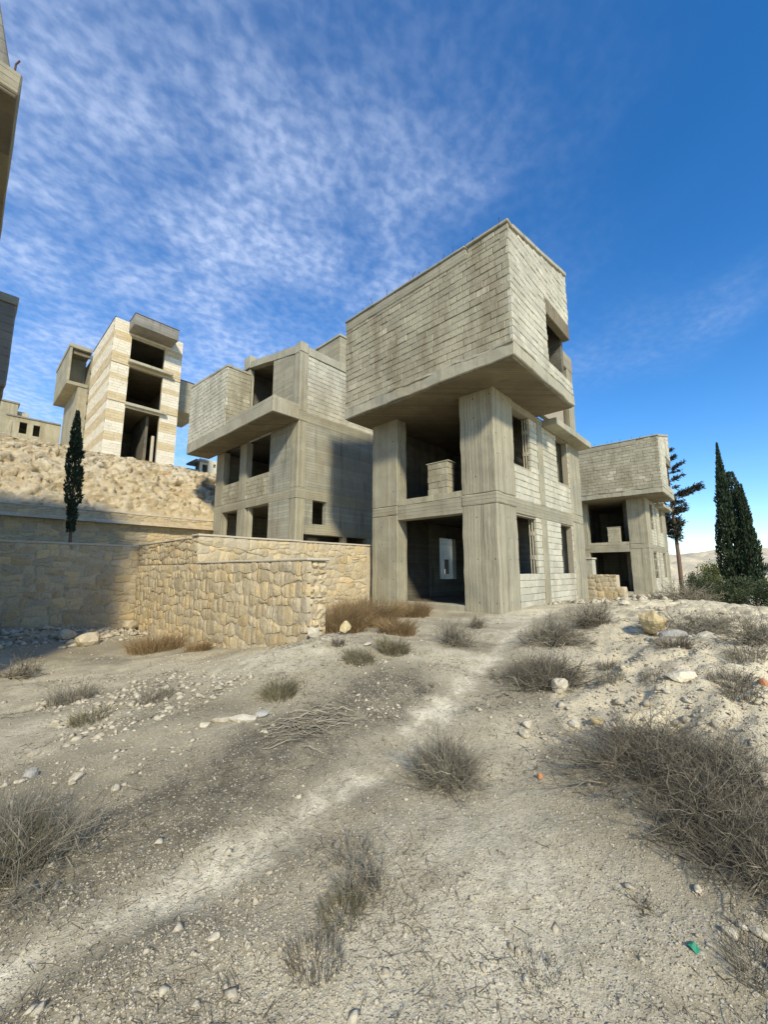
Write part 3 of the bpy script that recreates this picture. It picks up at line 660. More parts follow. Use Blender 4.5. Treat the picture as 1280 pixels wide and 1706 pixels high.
    P('partition_wall', 'conc_shade', 3.5, 3.65, 8.9, 15.9, 1.2, 7.3, rough=0); P('partition_wall', 'conc_shade', -.2, 3.4, 10.3, 10.42, 1.2, 4.0, rough=0)
    P('roof_hut', 'conc_h', 3.0, 5.2, 10.2, 14, 10.9, 13.5, rough=.01); P('roof_hut_coping', 'conc', 2.94, 5.26, 10.15, 14.05, 13.5, 13.62)
    Bw.b.finish(); Bg.b.finish()
    r = random.Random(3)
    for k in range(9):
        y = 9+k*.5+r.uniform(-.2, .2); z = tr(y)-oz; v, f = tubes(np.array([[(X(-.5), Y(y), z-.05), (X(-.5)+r.uniform(-.03, .03), Y(y)+.02, z+.1), (X(-.5)+r.uniform(-.08, .08), Y(y)+r.uniform(-.08, .08), z+.18)]]), np.full((1, 3), .007), 4); mesh('rebar', v, f, M['steel'], H)
house_two()

def stone_tower():
    ox, oy, oz = -3.18, 30.36, 9.0
    H = thing('stone_clad_house', (ox, oy, oz), 'tall narrow house clad in cream and gold stone bands on the cliff', 'house')
    P = lambda n, m, x0, x1, y0, y1, z0, z1, **k: part(H, n, M[m], x0-ox, x1-ox, y0-oy, y1-oy, z0-oz, z1-oz, **k)
    op = [(-1.95, .55, 9.4, 13.95), (-1.95, .55, 14.25, 17.28), (-1.95, .55, 17.75, 20.02)]
    holed(H, 'core_wall', M['mortar'], 'R', .05, .3, 0, 5.11, 0, 12, [(a-ox, b-ox, c-oz, d-oz) for a, b, c, d in op]); holed(H, 'core_wall', M['mortar'], 'L', .05, .3, .3, 7.5, 0, 12)
    holed(H, 'core_wall', M['mortar'], 'L', 4.8, 5.06, .3, 7.5, 0, 12); holed(H, 'rear_wall', M['conc_shade'], 'R', 7.3, 7.5, .3, 4.8, 0, 12)
    rr = random.Random(8); VV = {'clad': [], 'clad_g': []}; FF = {'clad': [], 'clad_g': []}
    def stone(mat, face, c, p, q, a, b):
        e = .006; d = rr.uniform(-.006, .01)
        v = [(c-d, p+e, a+e), (c-d, q-e, a+e), (c-d, q-e, b-e), (c-d, p+e, b-e), (c+.06, p, a), (c+.06, q, a), (c+.06, q, b), (c+.06, p, b)]
        if face == 'R': v = [(y, x, z) for x, y, z in v]
        n = sum(len(w) for w in VV[mat]); VV[mat].append(v)
        FF[mat] += [[n+i for i in f] for f in ((0, 1, 2, 3), (0, 4, 5, 1), (1, 5, 6, 2), (2, 6, 7, 3), (3, 7, 4, 0))]
    rows = []; z = 9.0
    groove = (14.15, 17.28)
    bands = ((10.9, 11.75), (12.6, 13.4), (14.25, 14.9), (15.9, 16.5), (17.4, 18.15), (19.2, 19.85))
    while z < 21.0:
        h = .22; t = min(z+h, 21.0)
        for gz in groove:
            if z < gz < t+.02: t = gz-.03
        m = 'clad_g' if any(a < (z+t)/2 < b for a, b in bands) else 'clad'
        if t-z > .05:
            for face, L_, hs in (('R', 5.11, [(a-ox, b-ox) for a, b, c, d in op if c < (z+t)/2 < d]), ('L', 7.5, [])):
                u = -rr.uniform(0, .5)
                while u < L_:
                    w = rr.uniform(.45, .95); segs = [(max(u, 0), min(u+w, L_))]
                    for h0, h1 in hs:
                        ns = []
                        for p, q in segs:
                            if q <= h0 or p >= h1: ns.append((p, q)); continue
                            if p < h0: ns.append((p, h0))
                            if q > h1: ns.append((h1, q))
                        segs = ns
                    for p, q in segs:
                        if q-p > .03: stone(m, face, 0, p, q, z-oz, t-oz)
                    u += w
        z = t if t > z+.02 else z+.06
        if any(abs(z-gz) < .05 for gz in groove): z = [gz for gz in groove if abs(z-gz) < .05][0]+.04
    for m in VV:
        V = np.array([p for w in VV[m] for p in w]); o = mesh('stone_cladding', V, FF[m], M[m], H); o['kind'] = 'stuff'; o['label'] = 'gold stone bands' if m == 'clad_g' else 'cream stone courses'
    P('balcony_slab', 'conc', -2.08, 1.2, 29.88, 30.34, 17.5, 17.73); P('balcony_slab', 'conc', -2.02, .95, 30.0, 30.34, 13.97, 14.2); cn = P('canopy', 'dark_conc', -2.22, 1.0, 28.72, 30.34, 20.12, 21.02)
    P('canopy_trim', 'steel', -2.25, 1.03, 28.69, 30.34, 21.02, 21.07, step=0).parent = cn; P('roof_trim', 'steel', -3.22, -3.1, 30.33, 37.86, 21.0, 21.05, step=0); P('roof', 'conc', -3.1, 1.9, 30.4, 37.8, 20.8, 20.98, rough=0)
    for z0 in (9.5, 13.98, 17.5): P('floor_slab', 'soffit', -2.85, 1.6, 30.66, 37.6, z0, z0+.24, rough=0)
    P('lintel', 'conc', -1.95, .55, 30.45, 30.62, 19.8, 20.02); P('inner_wall', 'conc_shade', -.2, .0, 31.2, 35, 9.7, 13.9, rough=0); P('inner_wall', 'cap', .25, .45, 30.9, 31.1, 9.7, 12.2, rough=0)
    # concrete box on the left, street side open
    P('box_floor', 'conc_h', -4.8, -3.25, 38.25, 45.4, 17.55, 17.85); P('box_wall', 'conc_h', -4.8, -4.62, 38.27, 45.4, 17.85, 21.0); P('box_wall', 'conc', -4.6, -3.2, 40.6, 40.8, 17.85, 21.0)
    P('box_roof', 'conc_h', -4.86, -3.2, 38.2, 45.45, 21.0, 21.35); P('box_beam', 'soffit', -4.55, -3.2, 38.5, 38.75, 20.55, 20.9); P('box_pier', 'conc_v', -3.95, -3.15, 38.35, 44.8, 9, 17.55)
    for k, zz in enumerate((17.0, 16.0, 14.6, 13.6, 12.2, 18.9, 20.3)): P('wall_bracket', 'conc_shade', -3.24, -3.08, 37.92, 38.2, zz, zz+.3, step=0)
    P('rear_house_wall', 'conc_v', -3.15, 1.9, 37.9, 46, 9, 20.6, rough=0)
    # concrete box on the right
    P('side_box', 'conc_h', 1.95, 4.6, 32.6, 37, 15.6, 18.6); P('side_box_trim', 'steel', 1.95, 4.65, 32.55, 37, 18.6, 18.66, step=0); P('side_pier', 'conc_v', 2.0, 2.75, 32.9, 36, 9, 15.6)
stone_tower()

def cut_houses():
    H = thing('unfinished_house', (-12.5, 4.6, -.9), 'shaded house with jutting slab at the top left edge', 'house')
    ox, oy, oz = -12.5, 4.6, -.9
    P = lambda n, m, x0, x1, y0, y1, z0, z1, **k: part(H, n, M[m], x0-ox, x1-ox, y0-oy, y1-oy, z0-oz, z1-oz, **k)
    P('slab', 'conc_h', -17, -9.88, 1.98, 9, 7.74, 8.11, rough=.014, ch=.02); P('slab_shade_panel', 'conc_shade', -17, -9.90, 2.01, 3.19, 7.69, 7.745, rough=.01); P('upper_wall', 'block', -17, -10.03, 2.14, 8.8, 8.11, 11.5, rough=.02); P('upper_post', 'dark_conc', -10.16, -10.0, 2.06, 2.13, 8.11, 11.5)  # thin dark panel paints the shade under the slab
    for w in H.children:
        if w.name.startswith('upper_'):
            for v in w.data.vertices: v.co.x -= max(0, v.co.z+oz-8.11)*.22
    P('lower_wall', 'conc_shade', -17, -10.03, 3.2, 8.8, -.9, 7.73, rough=.035, step=.25); P('column', 'dark_conc', -11.4, -10.9, 2.8, 3.3, -.9, 7.2, rough=.02)  # wall below the slab has its shade put into the dark concrete
    v, f = tubes(np.array([[(-9.96-ox, 2.05-oy, 8.1-oz), (-9.96-ox, 2.05-oy, 8.25-oz), (-9.93-ox, 2.05-oy, 8.34-oz)]]), np.full((1, 3), .012), 5); mesh('rebar', v, f, M['steel'], H)
    v, f = tubes(np.array([[(-10.2-ox, 2.7-oy, 6.0-oz), (-10.0-ox, 2.6-oy, 6.02-oz), (-9.95-ox, 2.55-oy, 6.0-oz)]]), np.full((1, 3), .012), 5); mesh('rebar', v, f, M['steel'], H)
    H = thing('unfinished_house', (-13, 10, 1.5), 'shaded grey concrete box cut by the left edge above the cypress wall', 'house')
    ox, oy, oz = -13, 10, 1.5
    P('overhanging_box', 'dark_conc', -17, -9.44, 7.48, 9.5, 5.35, 7.42, rough=.02, ch=.03); P('coping', 'conc', -17, -9.42, 7.45, 9.52, 7.42, 7.62, rough=.02); P('pier', 'dark_conc', -17, -10.9, 8.0, 9.3, -.8, 5.35)
    H = thing('ruined_house', (-8, 45, 13.3), 'small far roofless house with square windows on the cliff crest at left', 'house')
    ox, oy, oz = -8, 45, 13.3
    P('tall_wall', 'conc_v', -14, -7.3, 45, 49, 13.0, 16.75); P('roof_edge', 'dark_conc', -14, -7.2, 44.9, 49, 16.75, 16.9); P('middle_wall', 'block_w', -7.28, -6.45, 45.6, 49, 15.55, 16.25)
    holed(H, 'low_wall', M['block'], 'R', 0.0, .25, -3.5+3.5, 4.0, -.6, 2.25, [(.2, .5, .7, 1.75), (.95, 1.5, .7, 1.8), (1.95, 2.45, .65, 1.75)]); holed(H, 'low_wall', M['block'], 'R', 3.6, 3.8, 0, 4.0, -.6, 2.2)
    P('low_roof', 'dark_conc', -8.05, -4.05, 44.9, 48.9, 15.5, 15.65, rough=.01)
    H = thing('ruined_house', (7.8, 39.4, 11.0), 'tiny pale block ruin under the balcony of the grey concrete house', 'house')
    ox, oy, oz = 7.8, 39.4, 11.0
    holed(H, 'wall', M['block_w'], 'R', 0, .25, -.2, 2.6, -.5, 2.5, [(.1, .7, .9, 1.9), (1.3, 1.6, 1.7, 2.1)]); P('roof_slab', 'dark_conc', 7.1, 8.5, 39.2, 42, 13.1, 13.3); P('inner_wall', 'conc_shade', 7.6, 10.4, 40.4, 40.6, 10.4, 13.4); P('wall', 'block_w', 5.6, 7.7, 39.6, 40, 10.4, 12.2)
cut_houses()
# ------------------------------------------------------------------ rubble walls
def rubble(parent, face, c, u0, u1, zb, zt, mat, seed, limit=300, sz=(.20, .40), hz=(.17, .29), bulge=.014, upright=0., sign=-1, tops=None):
    """random rubble: each stone its own mesh with an uneven dressed face. outward is -X for 'L', -Y for 'R'"""
    r = random.Random(seed); rows = [zb]
    while rows[-1] < zt-.08: rows.append(rows[-1]+r.uniform(*hz))
    rows[-1] = zt; rows = [z for i, z in enumerate(rows) if i == 0 or z-rows[i-1] > .05]
    def wav(j, u):
        if j in (0, len(rows)-1): return rows[j]
        return rows[j]+.035*math.sin(u*3.1+j*1.7)+.03*math.sin(u*7.3+j*4.1)+.012*math.sin(u*17+j*2.3)
    stones = []
    for j in range(len(rows)-1):
        u = u0; cuts = [u0]; h = rows[j+1]-rows[j]
        while u < u1-.12:
            u += r.uniform(*sz)*(h/.22)**.3; cuts.append(min(u, u1))
        if cuts[-1] < u1: cuts[-1] = u1
        for a, b in zip(cuts[:-1], cuts[1:]):
            if b-a > .33 and r.random() < .35 and h > .2:
                zmid = r.uniform(.38, .62); stones += [(j, a, b, 0, zmid), (j, a, b, zmid, 1)]
            else: stones.append((j, a, b, 0, 1))
    n = 0; SV = []; SF = []; nv = 0; nx, nz = 4, 3
    for j, a, b, t0, t1 in stones:
        s1, s2, s3, s4 = (r.uniform(-.035, .035) for _ in range(4)); g = r.uniform(.003, .008); d0 = r.uniform(.012, .034); V = []
        if a <= u0+.001: s1 = s2 = 0
        if b >= u1-.001: s3 = s4 = 0
        so = r.random()*100; tilt = r.uniform(-.025, .025); tz = r.uniform(-.02, .02)
        for k in range(nz+1):
            for i in range(nx+1):
                fu = i/nx; fz = k/nz; ul = a+s1+(s2-s1)*fz+g; ur = b+s3+(s4-s3)*fz-g; u = ul+(ur-ul)*fu
                lo, hi = wav(j, u), wav(j+1, u); z0 = lo+(hi-lo)*t0+g; z1 = lo+(hi-lo)*t1-g; z = z0+(z1-z0)*fz
                rim = i in (0, nx) or k in (0, nz); corner = i in (0, nx) and k in (0, nz)
                if corner: u += (.010 if i == 0 else -.010); z += (.009 if k == 0 else -.009)
                d = (.5 if corner else .72 if rim else 1)*d0+(0 if rim else bulge*(r.random()-.25))+tilt*(fu-.5)+tz*(fz-.5)
                V.append((u, z, d))
        m = len(V); ring = [i for i in range(nx+1)]+[k*(nx+1)+nx for k in range(1, nz+1)]+[nz*(nx+1)+i for i in range(nx-1, -1, -1)]+[k*(nx+1) for k in range(nz-1, 0, -1)]
        V += [(V[i][0], V[i][1], -.05) for i in ring]
        F = [[k*(nx+1)+i, k*(nx+1)+i+1, (k+1)*(nx+1)+i+1, (k+1)*(nx+1)+i] for k in range(nz) for i in range(nx)]
        for q in range(len(ring)): q2 = (q+1) % len(ring); F.append([ring[q], m+q, m+q2, ring[q2]])
        co = [((c+sign*d, u, z) if face == 'L' else (u, c+sign*d, z)) for u, z, d in V]
        if (face == 'L') == (sign < 0): F = [f[::-1] for f in F]
        if n < limit:
            cx = tuple(sum(p[i] for p in co)/len(co) for i in range(3)); o = mesh('stone', [tuple(p[i]-cx[i] for i in range(3)) for p in co], F, mat, parent); o.location = cx; n += 1
        else:
            SV += co; SF += [[i+nv for i in f] for f in F]; nv += len(co)
    if SV: o = mesh('stonework', SV, SF, mat, parent); o['kind'] = 'stuff'

def walls():
    RB, MO = M['rubble'], M['rubble_m']
    # long spur wall towards the track (plane X=-5.78)
    W = thing('stone_wall', (0, 0, 0), 'yellow rubble stone wall with a step in its top, facing the dirt track', 'wall', 'rubble terrace walls')
    W.location = (-5.6, 4.8, -1.0); o = Vector(W.location)
    def P(n, m, *a, **k): return part(W, n, M[m], a[0]-o.x, a[1]-o.x, a[2]-o.y, a[3]-o.y, a[4]-o.z, a[5]-o.z, **k)
    P('core', 'rubble_m', -5.765, -5.33, .55, 9.7, -1.2, 1.25, rough=.015); P('core', 'rubble_m', -5.76, -5.36, 5.42, 9.7, 1.25, 1.88, rough=.012)
    P('cap', 'cap', -5.80, -5.32, .46, 4.97, 1.25, 1.295, rough=.012); P('cap', 'cap', -5.80, -5.33, 5.43, 9.7, 1.88, 1.93, rough=.012)
    rubble(W, 'L', -5.765-o.x, 5.0-o.y, 9.6-o.y, 1.26-o.z, 1.88-o.z, RB, 51, 90, sz=(.12, .26), hz=(.14, .24)); rubble(W, 'L', -5.765-o.x, .46-o.y, 9.6-o.y, -1.1-o.z, 1.25-o.z, RB, 52, 400, sz=(.14, .30), hz=(.15, .26))
    rubble(W, 'R', .55-o.y, -5.79-o.x, -5.33-o.x, -.7-o.z, 1.25-o.z, RB, 53, 60, sz=(.10, .2), hz=(.09, .17), bulge=.06)
    # wall from the step back to the house (plane Y=5.0)
    W = thing('stone_wall', (-3, 5.1, -1.0), 'sunlit yellow rubble stone wall running up to the left column of the middle house', 'wall', 'rubble terrace walls'); o = Vector(W.location)
    P('core', 'rubble_m', -5.75, 1.5, 5.015, 5.4, -1.0, 1.93, rough=.012); P('cap', 'cap', -5.79, 1.55, 4.97, 5.42, 1.93, 1.985, rough=.012)
    rubble(W, 'R', 5.015-o.y, -5.77-o.x, .0-o.x, -.9-o.z, 1.93-o.z, RB, 54, 300, sz=(.16, .36), hz=(.13, .25))
    P('return_wall', 'rubble_m', 1.3, 1.6, 5.4, 8.4, -1.0, 1.9, rough=.02)
    # shaded wall at the left (plane Y=9.62)
    W = thing('stone_wall', (-8, 9.8, -1.0), 'shaded grey rubble stone wall below the slim cypress at the left edge', 'wall', 'rubble terrace walls'); o = Vector(W.location)
    P('core', 'rubble_m', -26, -5.35, 9.635, 10.05, -1.2, 1.84, rough=.012); P('cap', 'cap', -26, -5.81, 9.60, 10.08, 1.84, 1.90, rough=.014)
    rubble(W, 'R', 9.635-o.y, -10.2-o.x, -5.76-o.x, -1.0-o.z, 1.84-o.z, RB, 55, 260, sz=(.2, .46), hz=(.14, .28))
    # upper terrace wall under the cliff (plane Y=16.3)
    W = thing('stone_wall', (-6, 16.5, 1.0), 'upper stone block wall at the foot of the rock cliff, behind the slim cypress', 'wall', 'rubble terrace walls'); o = Vector(W.location)
    P('core', 'rubble_m', -26, 10, 16.315, 16.7, 1.0, 3.70, rough=.012); P('cap', 'cap', -26, 10, 16.27, 16.72, 3.70, 3.75, rough=.014)
    rubble(W, 'R', 16.315-o.y, -10.5-o.x, -.6-o.x, 1.7-o.z, 3.70-o.z, RB, 56, 300, sz=(.26, .5), hz=(.2, .3), bulge=.02)
    # short stepped wall between the two houses on the right
    W = thing('stone_wall', (7.7, -.4, -.3), 'short stepped stone block wall between the middle and right houses', 'wall', 'rubble terrace walls'); o = Vector(W.location)
    P('core', 'rubble_m', 7.66, 8.1, -.90, .15, -.5, .93); P('core', 'rubble_m', 7.66, 8.1, -1.12, -.90, -.5, .48)
    rubble(W, 'L', 7.66-o.x, -.90-o.y, .15-o.y, .48-o.z, .95-o.z, RB, 57, 40, sz=(.18, .34), hz=(.15, .24)); rubble(W, 'L', 7.66-o.x, -1.14-o.y, .15-o.y, -.5-o.z, .48-o.z, RB, 58, 60, sz=(.18, .34), hz=(.15, .24))
    rubble(W, 'R', -1.12-o.y, 7.64-o.x, 8.1-o.x, -.5-o.z, .48-o.z, RB, 59, 20)
    b = thing('stone_wall', (7.9, .3, .9), 'pale block pillar stub above the short stepped wall', 'wall'); o = Vector(b.location); W = b
    P('core', 'block_w', 7.9, 8.3, -.02, .5, .9, 1.55); P('cap', 'cap', 7.86, 8.34, -.06, .54, 1.55, 1.62)
    W = thing('stone_wall', (16, -5.2, -2.6), 'low tan stone wall on the right edge below the cypresses', 'wall'); o = Vector(W.location)
    P('core', 'rubble_m', 15.6, 16.0, -11.5, -4.35, -2.8, -.90, rough=.02); P('cap', 'cap', 15.55, 16.04, -11.5, -4.3, -.90, -.83, rough=.02); rubble(W, 'L', 15.6-o.x, -6.5-o.y, -4.35-o.y, -2.2-o.z, -.90-o.z, RB, 60, 80)
walls()
# ------------------------------------------------------------------ trees
def sprays(C, D, size, rng, w=.35):
    """small pointed leaf sprays at C pointing along D"""
    N = len(C); D = D/(np.linalg.norm(D, axis=1, keepdims=True)+1e-9); A = np.cross(D, rng.normal(size=(N, 3))); A /= np.linalg.norm(A, axis=1, keepdims=True)+1e-9
    s = size*(.6+.8*rng.random((N, 1))); a = C; b = C+D*s*.45+A*s*w*.5; c = C+D*s; d = C+D*s*.45-A*s*w*.5
    V = np.stack([a, b, c, d], 1).reshape(-1, 3); F = (np.arange(N)*4)[:, None]+np.array([0, 1, 2, 3])
    return V, F
def trunk_tube(pts, radii, k=8): return tubes(np.array([pts], float), np.array([radii], float), k)
def cypress(loc, h, rmax, seed, label, n=7000, base=.1, size=.28, profile=None, lean=(0, 0), bare=0.):
    T = thing('cypress_tree', loc, label, 'cypress'); g = np.random.default_rng(seed)
    K = 9; pts = [(lean[0]*t*h, lean[1]*t*h, t*h*.95) for t in np.linspace(-.02, 1, K)]; v, f = trunk_tube(pts, list(np.linspace(max(.05, rmax*.14), .012, K)), 7); tk = mesh('trunk', v, f, M['bark'], T, True)
    t = base+(1-base)*g.random(n)**.9; th = g.random(n)*2*np.pi
    prof = profile(t) if profile else np.clip(np.minimum((t-base)/.16+.35, 1), 0, 1)*np.clip((1-t)/.70, 0, 1)**1.05
    lump = 1+.32*vnoise(np.cos(th)*1.4+5, np.sin(th)*1.4+5, t*h*1.1/max(rmax, .3)*.8, seed)+.16*vnoise(np.cos(th)*4, np.sin(th)*4, t*h*2.2, seed+3)
    rr = rmax*prof*lump*np.sqrt(.25+.75*g.random(n)); kp = vnoise(np.cos(th)*2.2*rmax*3, np.sin(th)*2.2*rmax*3, t*h*1.6/max(rmax, .3)*.5, seed+9) > -.45; t, th, rr = t[kp], th[kp], rr[kp]; n = len(t); C = np.stack([rr*np.cos(th)+lean[0]*t*h, rr*np.sin(th)+lean[1]*t*h, t*h*.97], 1)
    D = np.stack([np.cos(th)*.35, np.sin(th)*.35, np.full(n, 1.)], 1)+g.normal(size=(n, 3))*.22
    v, f = sprays(C, D, size*(.45+.55*np.clip((1-t)/.25, 0, 1))[:, None], g); mesh('crown', v, f, M['cypress'], T)
    m = 40; tt = base+(1-base)*.8*g.random(m); a = g.random(m)*2*np.pi; p0 = np.stack([lean[0]*tt*h, lean[1]*tt*h, tt*h], 1); pr = (profile(tt) if profile else (1-tt)**.7)
    p2 = p0+np.stack([np.cos(a)*rmax*.7*pr, np.sin(a)*rmax*.7*pr, .5*rmax+0*a], 1); Pm = np.stack([p0, (p0+p2)/2+[0, 0, -.03], p2], 1); v, f = tubes(Pm, np.tile([.03*rmax, .02*rmax, .006], (m, 1))); mesh('branches', v, f, M['bark'], tk)
    return T
cypress((32.2, -3.30, -1.7), 13.6, .84, 11, 'tallest dark cypress with a thin pointed tip, leftmost of the right-hand clump', 9000)
cypress((32.9, -3.85, -1.7), 11.1, .86, 12, 'middle dark cypress of the right-hand clump with a blunt split top', 9000, profile=lambda t: np.clip(np.minimum((t-.1)/.15+.3, 1), 0, 1)*np.clip((1.04-t)/.5, 0, 1)**.6)
cypress((32.0, -4.45, -1.7), 9.8, .70, 13, 'shortest cypress with a thin pointed tip, rightmost of the right-hand clump', 8000)
def slim(t): return np.where(t < .32, .35+.5*t, np.where(t < .70, 1.0-.2*np.abs(t-.5), np.where(t < .735, .62, .72*np.clip((1.02-t)/.30, 0, 1)**.6)))
cypress((-7.28, 11.5, 1.75), 4.85, .215, 15, 'slim dark cypress behind the shaded stone wall on the left', 5200, base=.12, size=.12, profile=slim, lean=(-.045, -.01))

def needle_pine():
    T = thing('pine_tree', (29.6, -.25, -1.0), 'thin dark scraggly conifer beside the right house with bare reddish trunk', 'tree'); g = np.random.default_rng(33); h = 12.4
    v, f = trunk_tube([(0, 0, -.5), (.05, 0, 3), (0, .06, 6), (.05, .12, 9), (0, .1, h)], [.16, .14, .11, .07, .02], 8); mesh('trunk', v, f, M['bark'], T, True)
    BR = []; C = []; D = []
    spec = [(4.9, .55, 1.1, 14), (5.4, .75, 1.0, 14), (6.0, .8, .9, 12), (6.6, .95, .6, 10), (7.3, 1.0, .5, 8), (8.0, 2.0, .5, 4), (8.5, .9, .3, 6), (9.2, .9, .2, 5), (10.1, 1.0, .15, 5), (11.0, .8, .1, 5), (12.0, .7, .2, 5)]
    for z, L_, dens, k in spec:
        for i in range(k):
            a = g.random()*2*np.pi
            if L_ > 1.5: a = -np.pi/2+g.normal()*.15
            l = L_*(.65+.5*g.random()); dr = np.array([np.cos(a), np.sin(a), .12+.25*g.random()])
            p0 = np.array([.03, .1, z+g.normal()*.2]); p1 = p0+dr*l*.5+[0, 0, -.05]; p2 = p0+dr*l+[0, 0, .14*l]; BR.append([p0, p1, p2])
            m = int(110*l); s = .25+.75*g.random(m); q = p0+(p2-p0)*s[:, None]+g.normal(size=(m, 3))*(.05+.05*dens); C.append(q); D.append(g.normal(size=(m, 3))*.6+dr)
    v, f = tubes(np.array(BR), np.tile([.035, .025, .01], (len(BR), 1)), 4); mesh('branches', v, f, M['bark'], T)
    v, f = sprays(np.concatenate(C), np.concatenate(D), .22, g, .3); mesh('crown', v, f, M['pine'], T)
needle_pine()

def bush(loc, rx, ry, h, seed, label, mat='bush', n=2500, size=.16):
    T = thing('bush', loc, label, 'bush'); g = np.random.default_rng(seed); k = 16
    cx = np.stack([g.normal(size=k)*rx*.42, g.normal(size=k)*ry*.42, h*(.25+.6*g.random(k))], 1); cr = .28+.28*g.random(k)
    i = g.integers(0, k, n); d = g.normal(size=(n, 3)); d /= np.linalg.norm(d, axis=1, keepdims=True); rad_ = g.random(n)**.45
    C = cx[i]+d*(rad_*cr[i])[:, None]*np.array([rx, ry, h*.75]); C[:, 2] = np.maximum(C[:, 2], .02)
    v, f = sprays(C, d+g.normal(size=(n, 3))*.5+[0, 0, .5], size, g, .5); mesh('foliage', v, f, M[mat], T)
    P0 = np.zeros((k, 3)); Pm = np.stack([P0, cx*.5+[0, 0, -.05], cx], 1); v, f = tubes(Pm, np.tile([.05, .035, .01], (k, 1)), 4); mesh('stems', v, f, M['bark'], T)
bush((30.3, -3.3, -2.0), 2.2, 1.7, 2.5, 41, 'large grey-green bush in front of the cypress clump', n=11000, size=.13)
bush((27.5, -5.6, -2.2), 2.2, 1.9, 2.7, 42, 'grey-green bush at the right edge beside the cypress clump', n=9000, size=.13)
bush((30.0, -1.1, -1.4), 1.3, .9, 2.5, 43, 'small dark green bush beside the thin conifer trunk', n=4500, size=.11)
bush((40, -1.2, -2.4), 2.2, 1.5, 3.9, 44, 'yellow-green bush between the thin conifer and the cypress clump', 'bush_y', 6000, .15)
for k, (x, y, s) in enumerate(((125, -8, 3.2), (118, -2, 2.4))): bush((x, y, hill_z(np.array([x]), np.array([y]))[0]-.2), s, s, s*.7, 60+k, ('dark scrub on the crest of the far pale hill', 'dark scrub lower on the slope of the far pale hill')[k], 'bush', 900, .5)

# ------------------------------------------------------------------ dry shrubs and grass
def shrub_mesh(w, h, n, seed, thick, kind):
    g = np.random.default_rng(seed); parts = []
    if kind == 'grass':
        a = g.random(n)*2*np.pi; r0 = np.sqrt(g.random(n))*w*.42; tilt = np.abs(g.normal(size=n))*.33+.05; out = a+g.normal(size=n)*.7; L = h*(.45+.7*g.random(n))
        p0 = np.stack([r0*np.cos(a), r0*np.sin(a), -.02+0*a], 1); dr = np.stack([np.sin(tilt)*np.cos(out), np.sin(tilt)*np.sin(out), np.cos(tilt)], 1)
        p1 = p0+dr*(L*.5)[:, None]; p2 = p0+(dr+np.stack([.35*np.cos(out), .35*np.sin(out), -.25+0*a], 1)*g.random((n, 1)))*L[:, None]
        parts.append(tubes(np.stack([p0, p1, p2], 1), np.tile([thick, thick*.8, thick*.3], (n, 1))))
    else:
        S = max(10, n//9); a = g.random(S)*2*np.pi; el = np.arccos(1-g.random(S)*.95)*(.95 if kind == 'round' else 1.1); el = np.minimum(el, 1.5)
        L = (.30+.85*g.random(S)**1.3)*(1+.45*vnoise(np.cos(a)*1.7+seed % 97, np.sin(a)*1.7, 0, seed % 1000)); sc = np.array([w*.5, w*.5, h]); spread = .22 if kind == 'round' else .45
        p0 = np.stack([g.normal(size=S)*w*spread*.4, g.normal(size=S)*w*spread*.4, -.02+0*a], 1)
        d = np.stack([np.sin(el)*np.cos(a), np.sin(el)*np.sin(a), np.cos(el)*.9+.12], 1)*sc*L[:, None]; K = 5; ts = np.linspace(0, 1, K)
        wob = np.cumsum(g.normal(size=(S, K, 3))*.085*h, axis=1); wob[:, 0] = 0
        stem = p0[:, None]+d[:, None]*ts[None, :, None]+wob; stem[..., 2] = np.maximum(stem[..., 2]-.12*h*ts[None]**2, -.01)
        parts.append(tubes(stem, np.tile(thick*np.array([3.4, 2.4, 1.8, 1.2, .6]), (S, 1))))
        m = n; i = g.integers(0, S, m); t = .15+.8*g.random(m); k0 = np.minimum((t*(K-1)).astype(int), K-2); fr = t*(K-1)-k0; q0 = stem[i, k0]*(1-fr)[:, None]+stem[i, k0+1]*fr[:, None]
        dd = d[i]/np.linalg.norm(d[i], axis=1, keepdims=True)+g.normal(size=(m, 3))*.65; dd[:, 2] += .1; dd /= np.linalg.norm(dd, axis=1, keepdims=True); l = h*(.22+.62*g.random(m))*(1.1-.5*t)
        q1 = q0+dd*(l*.5)[:, None]+g.normal(size=(m, 3))*.05*h; q2 = q0+dd*l[:, None]+g.normal(size=(m, 3))*.14*h; Q = np.stack([q0, q1, q2], 1); Q[..., 2] = np.maximum(Q[..., 2], -.01)
        parts.append(tubes(Q, np.tile([thick*.8, thick*.6, thick*.3], (m, 1))))
    return cat(parts)
def shrub(x, y, w, h, kind, mat, n, label, name='dry_shrub', thick=None, cat_='shrub', group='dry shrubs on the stony ground', dz=0.):
    z = float(ground_z(np.array([x]), np.array([y]))[0])+dz; seed = int(abs(x*131+y*977+w*37)*10) % 100000
    thick = thick or .0007+.00030*math.hypot(x+9.79, y+5.02)
    v, f = shrub_mesh(w, h, n, seed, thick, kind); v[:, 2] += ground_base(x+v[:, 0], y+v[:, 1])-ground_base(x, y)
    o = mesh(name, v, f, M[mat]); o.location = (x, y, z); tag(o, label, cat_, group); return o
G_ = 'tufts of dry grass'
shrub(-6.28, -4.34, .98, .28, 'wide', 'twig_d', 5400, 'upper part of the big tangled grey shrub on the right bank')
shrub(-6.70, -4.68, .70, .23, 'wide', 'twig_d', 3600, 'middle clump of the big tangled grey shrub on the right bank')
shrub(-6.96, -4.88, .50, .21, 'wide', 'twig_d', 2300, 'lowest clump of the big tangled shrub, nearest the right edge')
shrub(-6.25, -4.74, .70, .24, 'wide', 'twig', 2200, 'right-hand clump of the big tangled shrub against the frame edge')
shrub(-7.13, -3.17, .56, .30, 'round', 'twig', 2600, 'round twiggy grey shrub alone in the middle of the dirt track')
